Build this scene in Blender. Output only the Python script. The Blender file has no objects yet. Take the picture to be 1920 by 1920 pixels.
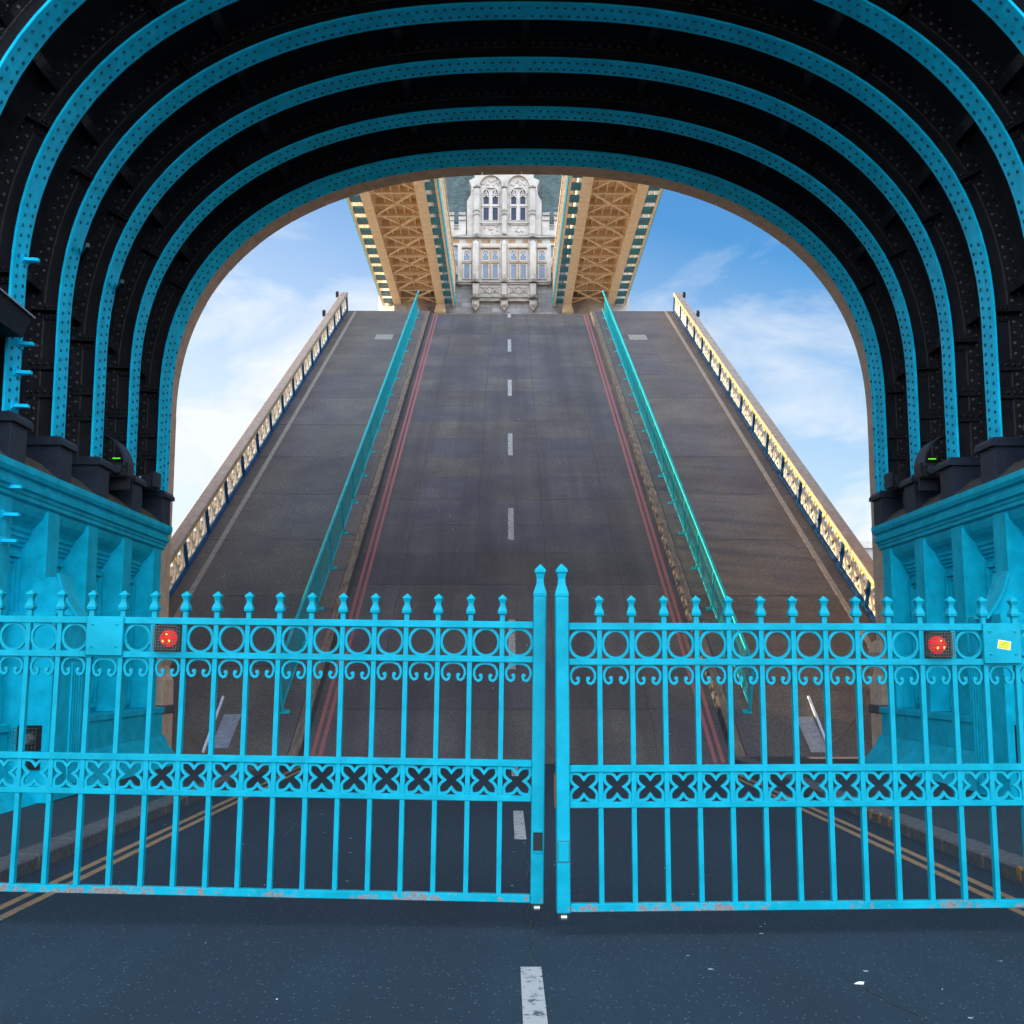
import bpy, math, random
from mathutils import Vector, Matrix, Euler
random.seed(7)
R = math.radians
S = bpy.context.scene
COL = S.collection

# ------------------------------------------------------------------ camera
cam_d = bpy.data.cameras.new('camera'); cam = bpy.data.objects.new('camera', cam_d); COL.objects.link(cam)
cam.location = (-0.2, 0.0, 1.8)
cam_d.sensor_width = 36.0; cam_d.lens = 36.0*2200/1920
cam_d.clip_start = 0.05; cam_d.clip_end = 6000
cam.rotation_euler = Euler((R(90+7.637), 0, R(-0.258)), 'XYZ')
S.camera = cam

# ------------------------------------------------------------------ sky, sun, exposure
SUN = Vector((-0.97, 0.20, 0.134)).normalized()
ELEV = math.asin(SUN.z); AZ = math.atan2(SUN.x, SUN.y)
W = bpy.data.worlds.new("World"); S.world = W; W.use_nodes = True
wt = W.node_tree; wt.nodes.clear()
def wn(t): return wt.nodes.new(t)
wo = wn('ShaderNodeOutputWorld'); bg = wn('ShaderNodeBackground'); sky = wn('ShaderNodeTexSky')
sky.sky_type = 'NISHITA'; sky.sun_disc = False; sky.sun_elevation = ELEV; sky.sun_rotation = AZ
sky.air_density = 1.0; sky.dust_density = 0.6; sky.ozone_density = 2.5
tc = wn('ShaderNodeTexCoord'); mp = wn('ShaderNodeMapping'); mp.inputs['Scale'].default_value = (1.0, 1.0, 2.6)
mp.inputs['Location'].default_value = (5.3, 1.7, 0.9)
nz = wn('ShaderNodeTexNoise'); nz.inputs['Scale'].default_value = 3.1; nz.inputs['Detail'].default_value = 9; nz.inputs['Roughness'].default_value = 0.56; nz.inputs['Distortion'].default_value = 1.1
rp = wn('ShaderNodeValToRGB'); rp.color_ramp.elements[0].position = 0.49; rp.color_ramp.elements[1].position = 0.64
sep = wn('ShaderNodeSeparateXYZ')
hz = wn('ShaderNodeMapRange'); hz.inputs['From Min'].default_value = 0.09; hz.inputs['From Max'].default_value = 0.40; hz.inputs['To Min'].default_value = 0.86; hz.inputs['To Max'].default_value = 0.0
mx = wn('ShaderNodeMath'); mx.operation = 'MULTIPLY'; mx.inputs[1].default_value = 0.42
ad = wn('ShaderNodeMath'); ad.operation = 'ADD'; ad.use_clamp = True
mix = wn('ShaderNodeMix'); mix.data_type = 'RGBA'; mix.inputs['B'].default_value = (1.24, 1.30, 1.37, 1)
L = wt.links.new
L(tc.outputs['Generated'], mp.inputs['Vector']); L(mp.outputs[0], nz.inputs['Vector']); L(nz.outputs['Fac'], rp.inputs[0])
L(tc.outputs['Generated'], sep.inputs[0]); zx = wn('ShaderNodeMath'); zx.operation = 'MULTIPLY_ADD'; zx.inputs[1].default_value = 0.30; L(sep.outputs['X'], zx.inputs[0]); L(sep.outputs['Z'], zx.inputs[2])
L(zx.outputs[0], hz.inputs['Value'])
L(rp.outputs[0], mx.inputs[0]); L(mx.outputs[0], ad.inputs[0]); L(hz.outputs[0], ad.inputs[1]); # one denser cloud low on the right
cb_ = wn('ShaderNodeVectorMath'); cb_.operation = 'DOT_PRODUCT'; cb_.inputs[1].default_value = Vector((0.42, 1.0, 0.07)).normalized()
L(tc.outputs['Generated'], cb_.inputs[0])
nb2 = wn('ShaderNodeTexNoise'); nb2.inputs['Scale'].default_value = 9; nb2.inputs['Detail'].default_value = 8; L(mp.outputs[0], nb2.inputs['Vector'])
cs_ = wn('ShaderNodeMath'); cs_.operation = 'MULTIPLY_ADD'; cs_.inputs[1].default_value = 0.016; L(nb2.outputs['Fac'], cs_.inputs[0]); L(cb_.outputs['Value'], cs_.inputs[2])
cm_ = wn('ShaderNodeMapRange'); cm_.interpolation_type = 'SMOOTHSTEP'; cm_.inputs['From Min'].default_value = 0.9955; cm_.inputs['From Max'].default_value = 1.0035
L(cs_.outputs[0], cm_.inputs['Value'])
ad2 = wn('ShaderNodeMath'); ad2.operation = 'MAXIMUM'; L(ad.outputs[0], ad2.inputs[0]); L(cm_.outputs[0], ad2.inputs[1])
L(ad2.outputs[0], mix.inputs['Factor'])
tint = wn('ShaderNodeMix'); tint.data_type = 'RGBA'; tint.blend_type = 'MULTIPLY'; tint.inputs['Factor'].default_value = 1.0
tint.inputs['B'].default_value = (0.20, 0.36, 0.475, 1)
L(sky.outputs[0], tint.inputs['A']); L(tint.outputs['Result'], mix.inputs['A'])
# unseen bright cloud deck added behind the viewer as fill; clearer blue beyond the bridge
vm = wn('ShaderNodeVectorMath'); vm.operation = 'DOT_PRODUCT'; vm.inputs[1].default_value = (0.0, -0.96, 0.32)
L(tc.outputs['Generated'], vm.inputs[0])
dk = wn('ShaderNodeMapRange'); dk.interpolation_type = 'SMOOTHSTEP'; dk.inputs['From Min'].default_value = 0.10; dk.inputs['From Max'].default_value = 0.95
L(vm.outputs['Value'], dk.inputs['Value'])
dc = wn('ShaderNodeMix'); dc.data_type = 'RGBA'; dc.inputs['A'].default_value = (3.6, 5.3, 6.9, 1); dc.inputs['B'].default_value = (5.6, 6.1, 6.6, 1)
L(nz.outputs['Fac'], dc.inputs['Factor'])
fin_ = wn('ShaderNodeMix'); fin_.data_type = 'RGBA'; L(dk.outputs[0], fin_.inputs['Factor']); L(mix.outputs['Result'], fin_.inputs['A']); L(dc.outputs['Result'], fin_.inputs['B'])
L(fin_.outputs['Result'], bg.inputs['Color']); bg.inputs['Strength'].default_value = 0.15; L(bg.outputs[0], wo.inputs[0])

sd = bpy.data.lights.new('sun', 'SUN'); so = bpy.data.objects.new('sun', sd); COL.objects.link(so)
sd.energy = 4.0; sd.angle = R(0.53); sd.color = (1.0, 0.70, 0.36)
so.rotation_euler = SUN.to_track_quat('Z', 'Y').to_euler(); so.location = (-40, 10, 30)
S.view_settings.view_transform = 'Standard'; S.view_settings.look = 'None'; S.view_settings.gamma = 1.0
S.view_settings.use_curve_mapping = False; S.view_settings.exposure = 2.35
S.render.engine = 'CYCLES'
S.cycles.max_bounces = 8; S.cycles.diffuse_bounces = 5

# ------------------------------------------------------------------ materials
def newmat(name):
    m = bpy.data.materials.new(name); m.use_nodes = True
    nt = m.node_tree; b = nt.nodes['Principled BSDF']
    return m, nt, b
def noise(nt, scale, detail=5, rough=0.6, vec=None, stretch=None):
    n = nt.nodes.new('ShaderNodeTexNoise'); n.inputs['Scale'].default_value = scale
    n.inputs['Detail'].default_value = detail; n.inputs['Roughness'].default_value = rough
    if vec is None:
        t = nt.nodes.new('ShaderNodeTexCoord'); vec = t.outputs['Object']
    if stretch:
        mpn = nt.nodes.new('ShaderNodeMapping'); mpn.inputs['Scale'].default_value = stretch
        nt.links.new(vec, mpn.inputs[0]); vec = mpn.outputs[0]
    nt.links.new(vec, n.inputs['Vector']); return n.outputs['Fac']
def ramp(nt, fac, stops):
    r = nt.nodes.new('ShaderNodeValToRGB'); e = r.color_ramp.elements
    while len(e) < len(stops): e.new(0.5)
    for i, (p, c) in enumerate(stops):
        e[i].position = p; e[i].color = (c, c, c, 1) if isinstance(c, (int, float)) else (*c, 1)
    nt.links.new(fac, r.inputs[0]); return r.outputs[0]
def mixc(nt, fac, a, b, mode='MIX'):
    m = nt.nodes.new('ShaderNodeMix'); m.data_type = 'RGBA'; m.blend_type = mode
    for k, v in (('Factor', fac), ('A', a), ('B', b)):
        if isinstance(v, (int, float)): m.inputs[k].default_value = v
        elif isinstance(v, tuple): m.inputs[k].default_value = (*v, 1)
        else: nt.links.new(v, m.inputs[k])
    return m.outputs['Result']
def math_(nt, op, a, b=None, clamp=False):
    m = nt.nodes.new('ShaderNodeMath'); m.operation = op; m.use_clamp = clamp
    for i, v in enumerate((a, b)):
        if v is None: continue
        if isinstance(v, (int, float)): m.inputs[i].default_value = v
        else: nt.links.new(v, m.inputs[i])
    return m.outputs[0]
def bump(nt, b, h, strength=0.3, dist=0.01):
    n = nt.nodes.new('ShaderNodeBump'); n.inputs['Strength'].default_value = strength; n.inputs['Distance'].default_value = dist
    nt.links.new(h, n.inputs['Height']); nt.links.new(n.outputs[0], b.inputs['Normal'])
def coords(nt, kind='Object'):
    t = nt.nodes.new('ShaderNodeTexCoord'); s = nt.nodes.new('ShaderNodeSeparateXYZ')
    nt.links.new(t.outputs[kind], s.inputs[0]); return t.outputs[kind], s.outputs

def simple(name, col, var=0.12, scale=4.0, rough=0.6, metal=0.0, bmp=0.0, col2=None, spec=0.5, stretch=None):
    m, nt, b = newmat(name)
    f = noise(nt, scale, 6, 0.62, stretch=stretch)
    c2 = col2 or tuple(c*(1-var*2.2) for c in col)
    c = mixc(nt, ramp(nt, f, [(0.32, 0.0), (0.68, 1.0)]), c2, tuple(min(1, x*(1+var*0.6)) for x in col))
    nt.links.new(c, b.inputs['Base Color']); b.inputs['Roughness'].default_value = rough
    b.inputs['Metallic'].default_value = metal; b.inputs['Specular IOR Level'].default_value = spec
    if bmp: bump(nt, b, noise(nt, scale*12, 4), bmp, 0.004)
    return m

def paint(name, col, chips=0.0, rough=0.42, low=None, grime=0.5):
    """gloss paint over iron with dust streaks, faded patches and rust chips"""
    m, nt, b = newmat(name)
    vec, xyz = coords(nt)
    fade = ramp(nt, noise(nt, 3.4, 8, 0.68, vec), [(0.38, 0.0), (0.66, 1.0)])
    c = mixc(nt, fade, tuple(x*0.80 for x in col), tuple(min(1, x*1.10+0.004) for x in col))
    dirt = ramp(nt, noise(nt, 5.0, 8, 0.7, vec, stretch=(1, 1, 0.3)), [(0.56, 0.0), (0.80, 1.0)])
    c = mixc(nt, math_(nt, 'MULTIPLY', dirt, grime*0.5), c, tuple(x*0.42+0.012 for x in col))
    ch = noise(nt, 26.0, 9, 0.75, vec)
    big = noise(nt, 3.1, 4, 0.6, vec)
    thr = math_(nt, 'ADD', math_(nt, 'MULTIPLY', ch, 0.6), math_(nt, 'MULTIPLY', big, 0.4))
    if low is not None:
        lowm = nt.nodes.new('ShaderNodeMapRange'); lowm.inputs['From Min'].default_value = low; lowm.inputs['From Max'].default_value = low+0.10
        lowm.inputs['To Min'].default_value = 0.135; lowm.inputs['To Max'].default_value = 0.0
        nt.links.new(xyz['Z'], lowm.inputs['Value']); thr = math_(nt, 'ADD', thr, lowm.outputs[0])
    chips_m = ramp(nt, thr, [(0.645-chips, 0.0), (0.665-chips, 1.0)])
    c = mixc(nt, chips_m, c, mixc(nt, noise(nt, 60, 3), (0.10, 0.055, 0.035), (0.32, 0.30, 0.30)))
    drip = ramp(nt, noise(nt, 9.0, 6, 0.7, vec, stretch=(1, 1, 0.10)), [(0.60, 0.0), (0.74, 1.0)])
    c = mixc(nt, math_(nt, 'MULTIPLY', drip, 0.35*grime), c, (0.03, 0.10, 0.12))
    nt.links.new(c, b.inputs['Base Color']); b.inputs['Roughness'].default_value = rough; b.inputs['Specular IOR Level'].default_value = 0.09
    bump(nt, b, noise(nt, 30, 5, 0.6, vec), 0.12, 0.003)
    return m

M = {}
M['rivet'] = None
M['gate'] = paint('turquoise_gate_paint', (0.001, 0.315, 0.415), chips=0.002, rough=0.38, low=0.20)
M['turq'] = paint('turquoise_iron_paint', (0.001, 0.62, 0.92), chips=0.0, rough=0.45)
M['rivet'] = simple('shaded_grimy_turquoise_rivets', (0.001, 0.17, 0.26), 0.3, 20, 0.5, spec=0.2)  # rivets darkened: their shading put into the colour, with some grime
M['turqwall'] = paint('turquoise_panel_paint', (0.001, 0.47, 0.64), chips=0.018, rough=0.5, grime=1.3)
M['rail'] = paint('turquoise_railing_paint', (0.02, 0.40, 0.49), chips=0.0, rough=0.4)
M['deepturq'] = simple('deep_turquoise_steel', (0.002, 0.17, 0.23), 0.2, 3, 0.5)
M['black'] = simple('black_iron_paint', (0.015, 0.015, 0.018), 0.3, 3, 0.38, spec=0.3, col2=(0.007, 0.007, 0.010))
M['dusty'] = simple('dusty_iron_rivets', (0.075, 0.058, 0.05), 0.3, 20, 0.5)
M['hood'] = simple('matt_black_hood_paint', (0.006, 0.007, 0.009), 0.3, 6, 0.6, spec=0.15)
M['blackbox'] = simple('dark_grey_painted_iron', (0.018, 0.024, 0.040), 0.2, 6, 0.5, spec=0.3)
M['brownplate'] = simple('brown_gusset_plate', (0.10, 0.075, 0.06), 0.25, 8, 0.7)
M['blue'] = paint('dark_blue_post_paint', (0.004, 0.075, 0.24), 0.0, 0.45)
M['cream'] = simple('cream_painted_iron', (0.88, 0.76, 0.60), 0.06, 5, 0.55)
M['walkcream'] = simple('walkway_cream_steel', (0.84, 0.62, 0.40), 0.08, 2, 0.6)
M['cap'] = simple('parapet_cap_paint', (0.42, 0.31, 0.25), 0.15, 6, 0.6)
M['trim'] = simple('ochre_cap_trim_paint', (0.75, 0.36, 0.03), 0.1, 6, 0.55)
def stone(name, col, mortar, scale, bw, bh, rough=0.85, var=0.3, ms=0.012, axis='XZ'):
    m, nt, b = newmat(name)
    vec, xyz = coords(nt)
    cb = nt.nodes.new('ShaderNodeCombineXYZ')
    nt.links.new(xyz[axis[0]], cb.inputs[0]); nt.links.new(xyz[axis[1]], cb.inputs[1])
    br = nt.nodes.new('ShaderNodeTexBrick'); nt.links.new(cb.outputs[0], br.inputs['Vector'])
    br.inputs['Scale'].default_value = scale; br.inputs['Brick Width'].default_value = bw; br.inputs['Row Height'].default_value = bh
    br.inputs['Mortar Size'].default_value = ms; br.inputs['Bias'].default_value = 0.0
    br.inputs['Color1'].default_value = (*[x*(1-var) for x in col], 1); br.inputs['Color2'].default_value = (*[min(1, x*(1+var*0.6)) for x in col], 1)
    br.inputs['Mortar'].default_value = (*mortar, 1)
    g = ramp(nt, noise(nt, 0.9, 8, 0.68, vec), [(0.35, 0.72), (0.65, 1.0)])
    c = mixc(nt, 1.0, br.outputs['Color'], g, 'MULTIPLY')
    nt.links.new(c, b.inputs['Base Color']); b.inputs['Roughness'].default_value = rough
    bump(nt, b, noise(nt, 9, 7, 0.7, vec), 0.5, 0.02)
    return m
M['tstone'] = stone('grey_rusticated_stone', (0.36, 0.33, 0.33), (0.22, 0.20, 0.19), 1.0, 1.05, 0.42, ms=0.02)
M['wstone'] = simple('white_portland_stone', (0.50, 0.43, 0.38), 0.07, 1.4, 0.8, col2=(0.37, 0.30, 0.25), bmp=0.2)
M['wdirty'] = simple('weathered_portland_stone', (0.36, 0.31, 0.27), 0.3, 2.2, 0.85, col2=(0.15, 0.13, 0.12), stretch=(0.5, 1, 3))
M['ochre'] = simple('ochre_stained_stone', (0.38, 0.22, 0.11), 0.2, 2.0, 0.85)
M['archstone'] = simple('arch_voussoir_granite', (0.62, 0.42, 0.30), 0.12, 5, 0.85, bmp=0.3)
M['bodystone'] = stone('tower_body_stone', (0.40, 0.36, 0.32), (0.2, 0.18, 0.17), 1.0, 1.1, 0.45, ms=0.02)
M['slate'] = stone('green_grey_slate', (0.09, 0.12, 0.115), (0.05, 0.065, 0.065), 1.0, 0.34, 0.22, var=0.3, ms=0.02)
M['rust'] = simple('rusty_chain_iron', (0.24, 0.085, 0.03), 0.3, 30, 0.8)
M['alu'] = simple('tread_plate_metal', (0.42, 0.42, 0.47), 0.15, 10, 0.45, metal=0.5)
M['whitebar'] = simple('white_painted_bar', (0.72, 0.74, 0.90), 0.05, 10, 0.5)
M['kerb'] = simple('granite_kerb', (0.10, 0.095, 0.10), 0.25, 14, 0.85, bmp=0.4, col2=(0.05, 0.05, 0.055))
M['leafkerb'] = simple('leaf_kerb_timber', (0.20, 0.15, 0.12), 0.3, 6, 0.85, stretch=(3, 0.5, 3), col2=(0.08, 0.06, 0.05))
M['kerbface'] = simple('dark_grey_kerb_facing', (0.055, 0.052, 0.056), 0.25, 5, 0.8)  # even dark grey for the leaf kerb facing
M['gutter'] = simple('pale_gutter_strip', (0.30, 0.27, 0.24), 0.15, 6, 0.8)
M['rubber'] = simple('black_rubber', (0.02, 0.02, 0.02), 0.1, 10, 0.7)
M['steel'] = simple('worn_steel', (0.45, 0.42, 0.38), 0.2, 20, 0.4, metal=0.8)
M['yellow'] = simple('yellow_sticker', (0.85, 0.78, 0.02), 0.04, 8, 0.5)
M['white'] = simple('white_sticker', (0.75, 0.75, 0.72), 0.04, 8, 0.5)
M['ink'] = simple('black_ink', (0.03, 0.03, 0.02), 0.04, 8, 0.5)
M['cage'] = simple('green_wire_cage', (0.05, 0.09, 0.09), 0.4, 40, 0.5, col2=(0.09, 0.045, 0.025), spec=0.2)
M['concrete'] = simple('far_building_concrete', (0.34, 0.31, 0.30), 0.1, 0.5, 0.8)
def glass(name, col, lead=False, rough=0.12):
    m, nt, b = newmat(name)
    f = noise(nt, 1.6, 3)
    c = mixc(nt, f, tuple(x*0.5 for x in col), tuple(x*1.5 for x in col))
    if lead:
        vec, xyz = coords(nt)
        a = math_(nt, 'ADD', math_(nt, 'MULTIPLY', xyz['X'], 1.5), xyz['Z']); d = math_(nt, 'SUBTRACT', math_(nt, 'MULTIPLY', xyz['X'], 1.5), xyz['Z'])
        la = math_(nt, 'LESS_THAN', math_(nt, 'FRACT', math_(nt, 'MULTIPLY', a, 4.2)), 0.22)
        lb = math_(nt, 'LESS_THAN', math_(nt, 'FRACT', math_(nt, 'MULTIPLY', d, 4.2)), 0.22)
        c = mixc(nt, math_(nt, 'MAXIMUM', la, lb), c, (0.26, 0.28, 0.32))
    nt.links.new(c, b.inputs['Base Color']); b.inputs['Roughness'].default_value = rough; b.inputs['Specular IOR Level'].default_value = 0.12
    return m
M['glass'] = glass('dark_window_glass', (0.035, 0.038, 0.065), rough=0.3)
M['leadglass'] = glass('leaded_window_glass', (0.12, 0.145, 0.22), True, 0.35)
def emis(name, col, e, strength):
    m, nt, b = newmat(name); b.inputs['Base Color'].default_value = (*col, 1)
    b.inputs['Emission Color'].default_value = (*e, 1); b.inputs['Emission Strength'].default_value = strength
    b.inputs['Roughness'].default_value = 0.3; b.inputs['Specular IOR Level'].default_value = 0.15
    return m
M['redlamp'] = emis('red_lamp_lens', (0.55, 0.008, 0.004), (1.0, 0.012, 0.004), 0.16)
M['redled'] = emis('lit_red_lamp_bulb', (1, 0.3, 0.05), (1.0, 0.30, 0.05), 1.2)
M['green'] = emis('green_indicator', (0.1, 0.8, 0.02), (0.12, 1.0, 0.01), 0.14)

def asphalt(name, c1, c2, speck=(0.30, 0.30, 0.30), seams=None, tracks=False, scale=1.0, slab=None):
    m, nt, b = newmat(name)
    vec, xyz = coords(nt)
    big = ramp(nt, noise(nt, 0.55*scale, 7, 0.62, vec), [(0.35, 0.0), (0.66, 1.0)])
    c = mixc(nt, big, c1, c2)
    fine = noise(nt, 90, 4, 0.8, vec)
    c = mixc(nt, 1.0, c, ramp(nt, fine, [(0.30, 0.55), (0.70, 1.25)]), 'MULTIPLY')
    c = mixc(nt, 1.0, c, ramp(nt, noise(nt, 22, 5, 0.75, vec), [(0.32, 0.72), (0.68, 1.28)]), 'MULTIPLY')
    if tracks:   # tyre-polished lanes and oil-darkened strips along the road
        w = noise(nt, 1.0, 4, 0.6, vec, stretch=(1.1, 0.05, 1))
        c = mixc(nt, ramp(nt, w, [(0.42, 0.0), (0.60, 0.55)]), c, tuple(x*0.62 for x in c1))
    v = nt.nodes.new('ShaderNodeTexVoronoi'); v.inputs['Scale'].default_value = 34; v.inputs['Randomness'].default_value = 1
    nt.links.new(vec, v.inputs['Vector'])
    pick = math_(nt, 'GREATER_THAN', noise(nt, 21, 2, 0.5, vec), 0.53)
    sp = math_(nt, 'MULTIPLY', math_(nt, 'LESS_THAN', v.outputs['Distance'], 0.16), pick)
    c = mixc(nt, math_(nt, 'MULTIPLY', sp, 0.85), c, speck)
    v2 = nt.nodes.new('ShaderNodeTexVoronoi'); v2.inputs['Scale'].default_value = 3.2
    nt.links.new(vec, v2.inputs['Vector'])
    sp2 = math_(nt, 'MULTIPLY', math_(nt, 'LESS_THAN', v2.outputs['Distance'], 0.055), math_(nt, 'GREATER_THAN', noise(nt, 1.7, 2, 0.5, vec), 0.55))
    c = mixc(nt, math_(nt, 'MULTIPLY', sp2, 0.8), c, tuple(min(1, x*1.7) for x in speck))
    hgt = fine
    if seams:
        wob = math_(nt, 'MULTIPLY', noise(nt, 1.3, 3, 0.5, vec), 0.10)
        yy = math_(nt, 'ADD', xyz['Y'], wob)
        fr = math_(nt, 'FRACT', math_(nt, 'DIVIDE', yy, seams))
        ln = math_(nt, 'LESS_THAN', fr, 0.02)
        row = math_(nt, 'FLOOR', math_(nt, 'DIVIDE', yy, seams))
        wn_ = nt.nodes.new('ShaderNodeTexWhiteNoise'); wn_.noise_dimensions = '1D'; nt.links.new(row, wn_.inputs['W'])
        c = mixc(nt, 1.0, c, ramp(nt, wn_.outputs['Value'], [(0.0, 0.90), (1.0, 1.10)]), 'MULTIPLY')
        brk = ramp(nt, noise(nt, 0.8, 3, 0.5, vec), [(0.40, 0.15), (0.6, 0.85)])
        c = mixc(nt, math_(nt, 'MULTIPLY', ln, brk), c, tuple(x*0.35 for x in c1))
    if seams:
        pit = ramp(nt, noise(nt, 13, 7, 0.8, vec), [(0.36, 0.55), (0.50, 1.0), (0.70, 1.14)])
        c = mixc(nt, 1.0, c, pit, 'MULTIPLY')
        cell = nt.nodes.new('ShaderNodeCombineXYZ'); nt.links.new(math_(nt, 'FLOOR', math_(nt, 'DIVIDE', math_(nt, 'ADD', xyz['X'], 0.95), 1.9)), cell.inputs[0]); nt.links.new(row, cell.inputs[1])
        w2 = nt.nodes.new('ShaderNodeTexWhiteNoise'); w2.noise_dimensions = '2D'; nt.links.new(cell.outputs[0], w2.inputs['Vector'])
        c = mixc(nt, 1.0, c, ramp(nt, w2.outputs['Value'], [(0.0, (0.93, 0.93, 1.06)), (0.5, (1.0, 1.0, 1.0)), (1.0, (1.08, 1.05, 0.94))]), 'MULTIPLY')
    if slab:     # longitudinal joints
        xx = math_(nt, 'ADD', xyz['X'], math_(nt, 'MULTIPLY', noise(nt, 0.6, 3, 0.5, vec), 0.18))
        l1 = math_(nt, 'LESS_THAN', math_(nt, 'ABSOLUTE', math_(nt, 'SUBTRACT', math_(nt, 'FRACT', math_(nt, 'DIVIDE', xx, slab)), 0.5)), 0.008)
        c = mixc(nt, math_(nt, 'MULTIPLY', l1, 0.5), c, tuple(x*0.4 for x in c1))
    nt.links.new(c, b.inputs['Base Color']); b.inputs['Roughness'].default_value = 0.82
    bump(nt, b, hgt, 0.5, 0.006)
    return m
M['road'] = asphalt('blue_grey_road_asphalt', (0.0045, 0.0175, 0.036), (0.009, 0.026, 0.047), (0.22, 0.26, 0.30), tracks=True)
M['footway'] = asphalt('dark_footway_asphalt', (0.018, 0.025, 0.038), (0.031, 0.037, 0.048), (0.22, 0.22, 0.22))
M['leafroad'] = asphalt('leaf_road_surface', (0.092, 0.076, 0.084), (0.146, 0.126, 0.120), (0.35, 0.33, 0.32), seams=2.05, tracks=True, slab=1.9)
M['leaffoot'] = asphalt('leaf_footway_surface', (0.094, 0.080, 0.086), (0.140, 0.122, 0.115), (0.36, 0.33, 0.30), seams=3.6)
def roadpaint(name, col, under):
    m, nt, b = newmat(name); vec, xyz = coords(nt)
    w = ramp(nt, noise(nt, 12, 8, 0.75, vec), [(0.40, 1.0), (0.47, 0.0)])
    nt.links.new(mixc(nt, w, col, under), b.inputs['Base Color']); b.inputs['Roughness'].default_value = 0.7
    return m
M['mwhite'] = roadpaint('worn_white_road_paint', (0.40, 0.37, 0.36), (0.045, 0.05, 0.07))
M['mred'] = roadpaint('worn_red_road_paint', (0.36, 0.105, 0.105), (0.17, 0.10, 0.10))
M['tickyel'] = roadpaint('worn_orange_kerb_paint', (0.34, 0.15, 0.02), (0.12, 0.09, 0.07))
M['myel'] = roadpaint('worn_yellow_road_paint', (0.30, 0.17, 0.085), (0.10, 0.085, 0.08))
def water():
    m, nt, b = newmat('river_water'); b.inputs['Base Color'].default_value = (0.24, 0.19, 0.13, 1); b.inputs['Roughness'].default_value = 0.18
    bump(nt, b, noise(nt, 0.7, 6), 0.4, 0.3); return m
M['water'] = water()

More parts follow.
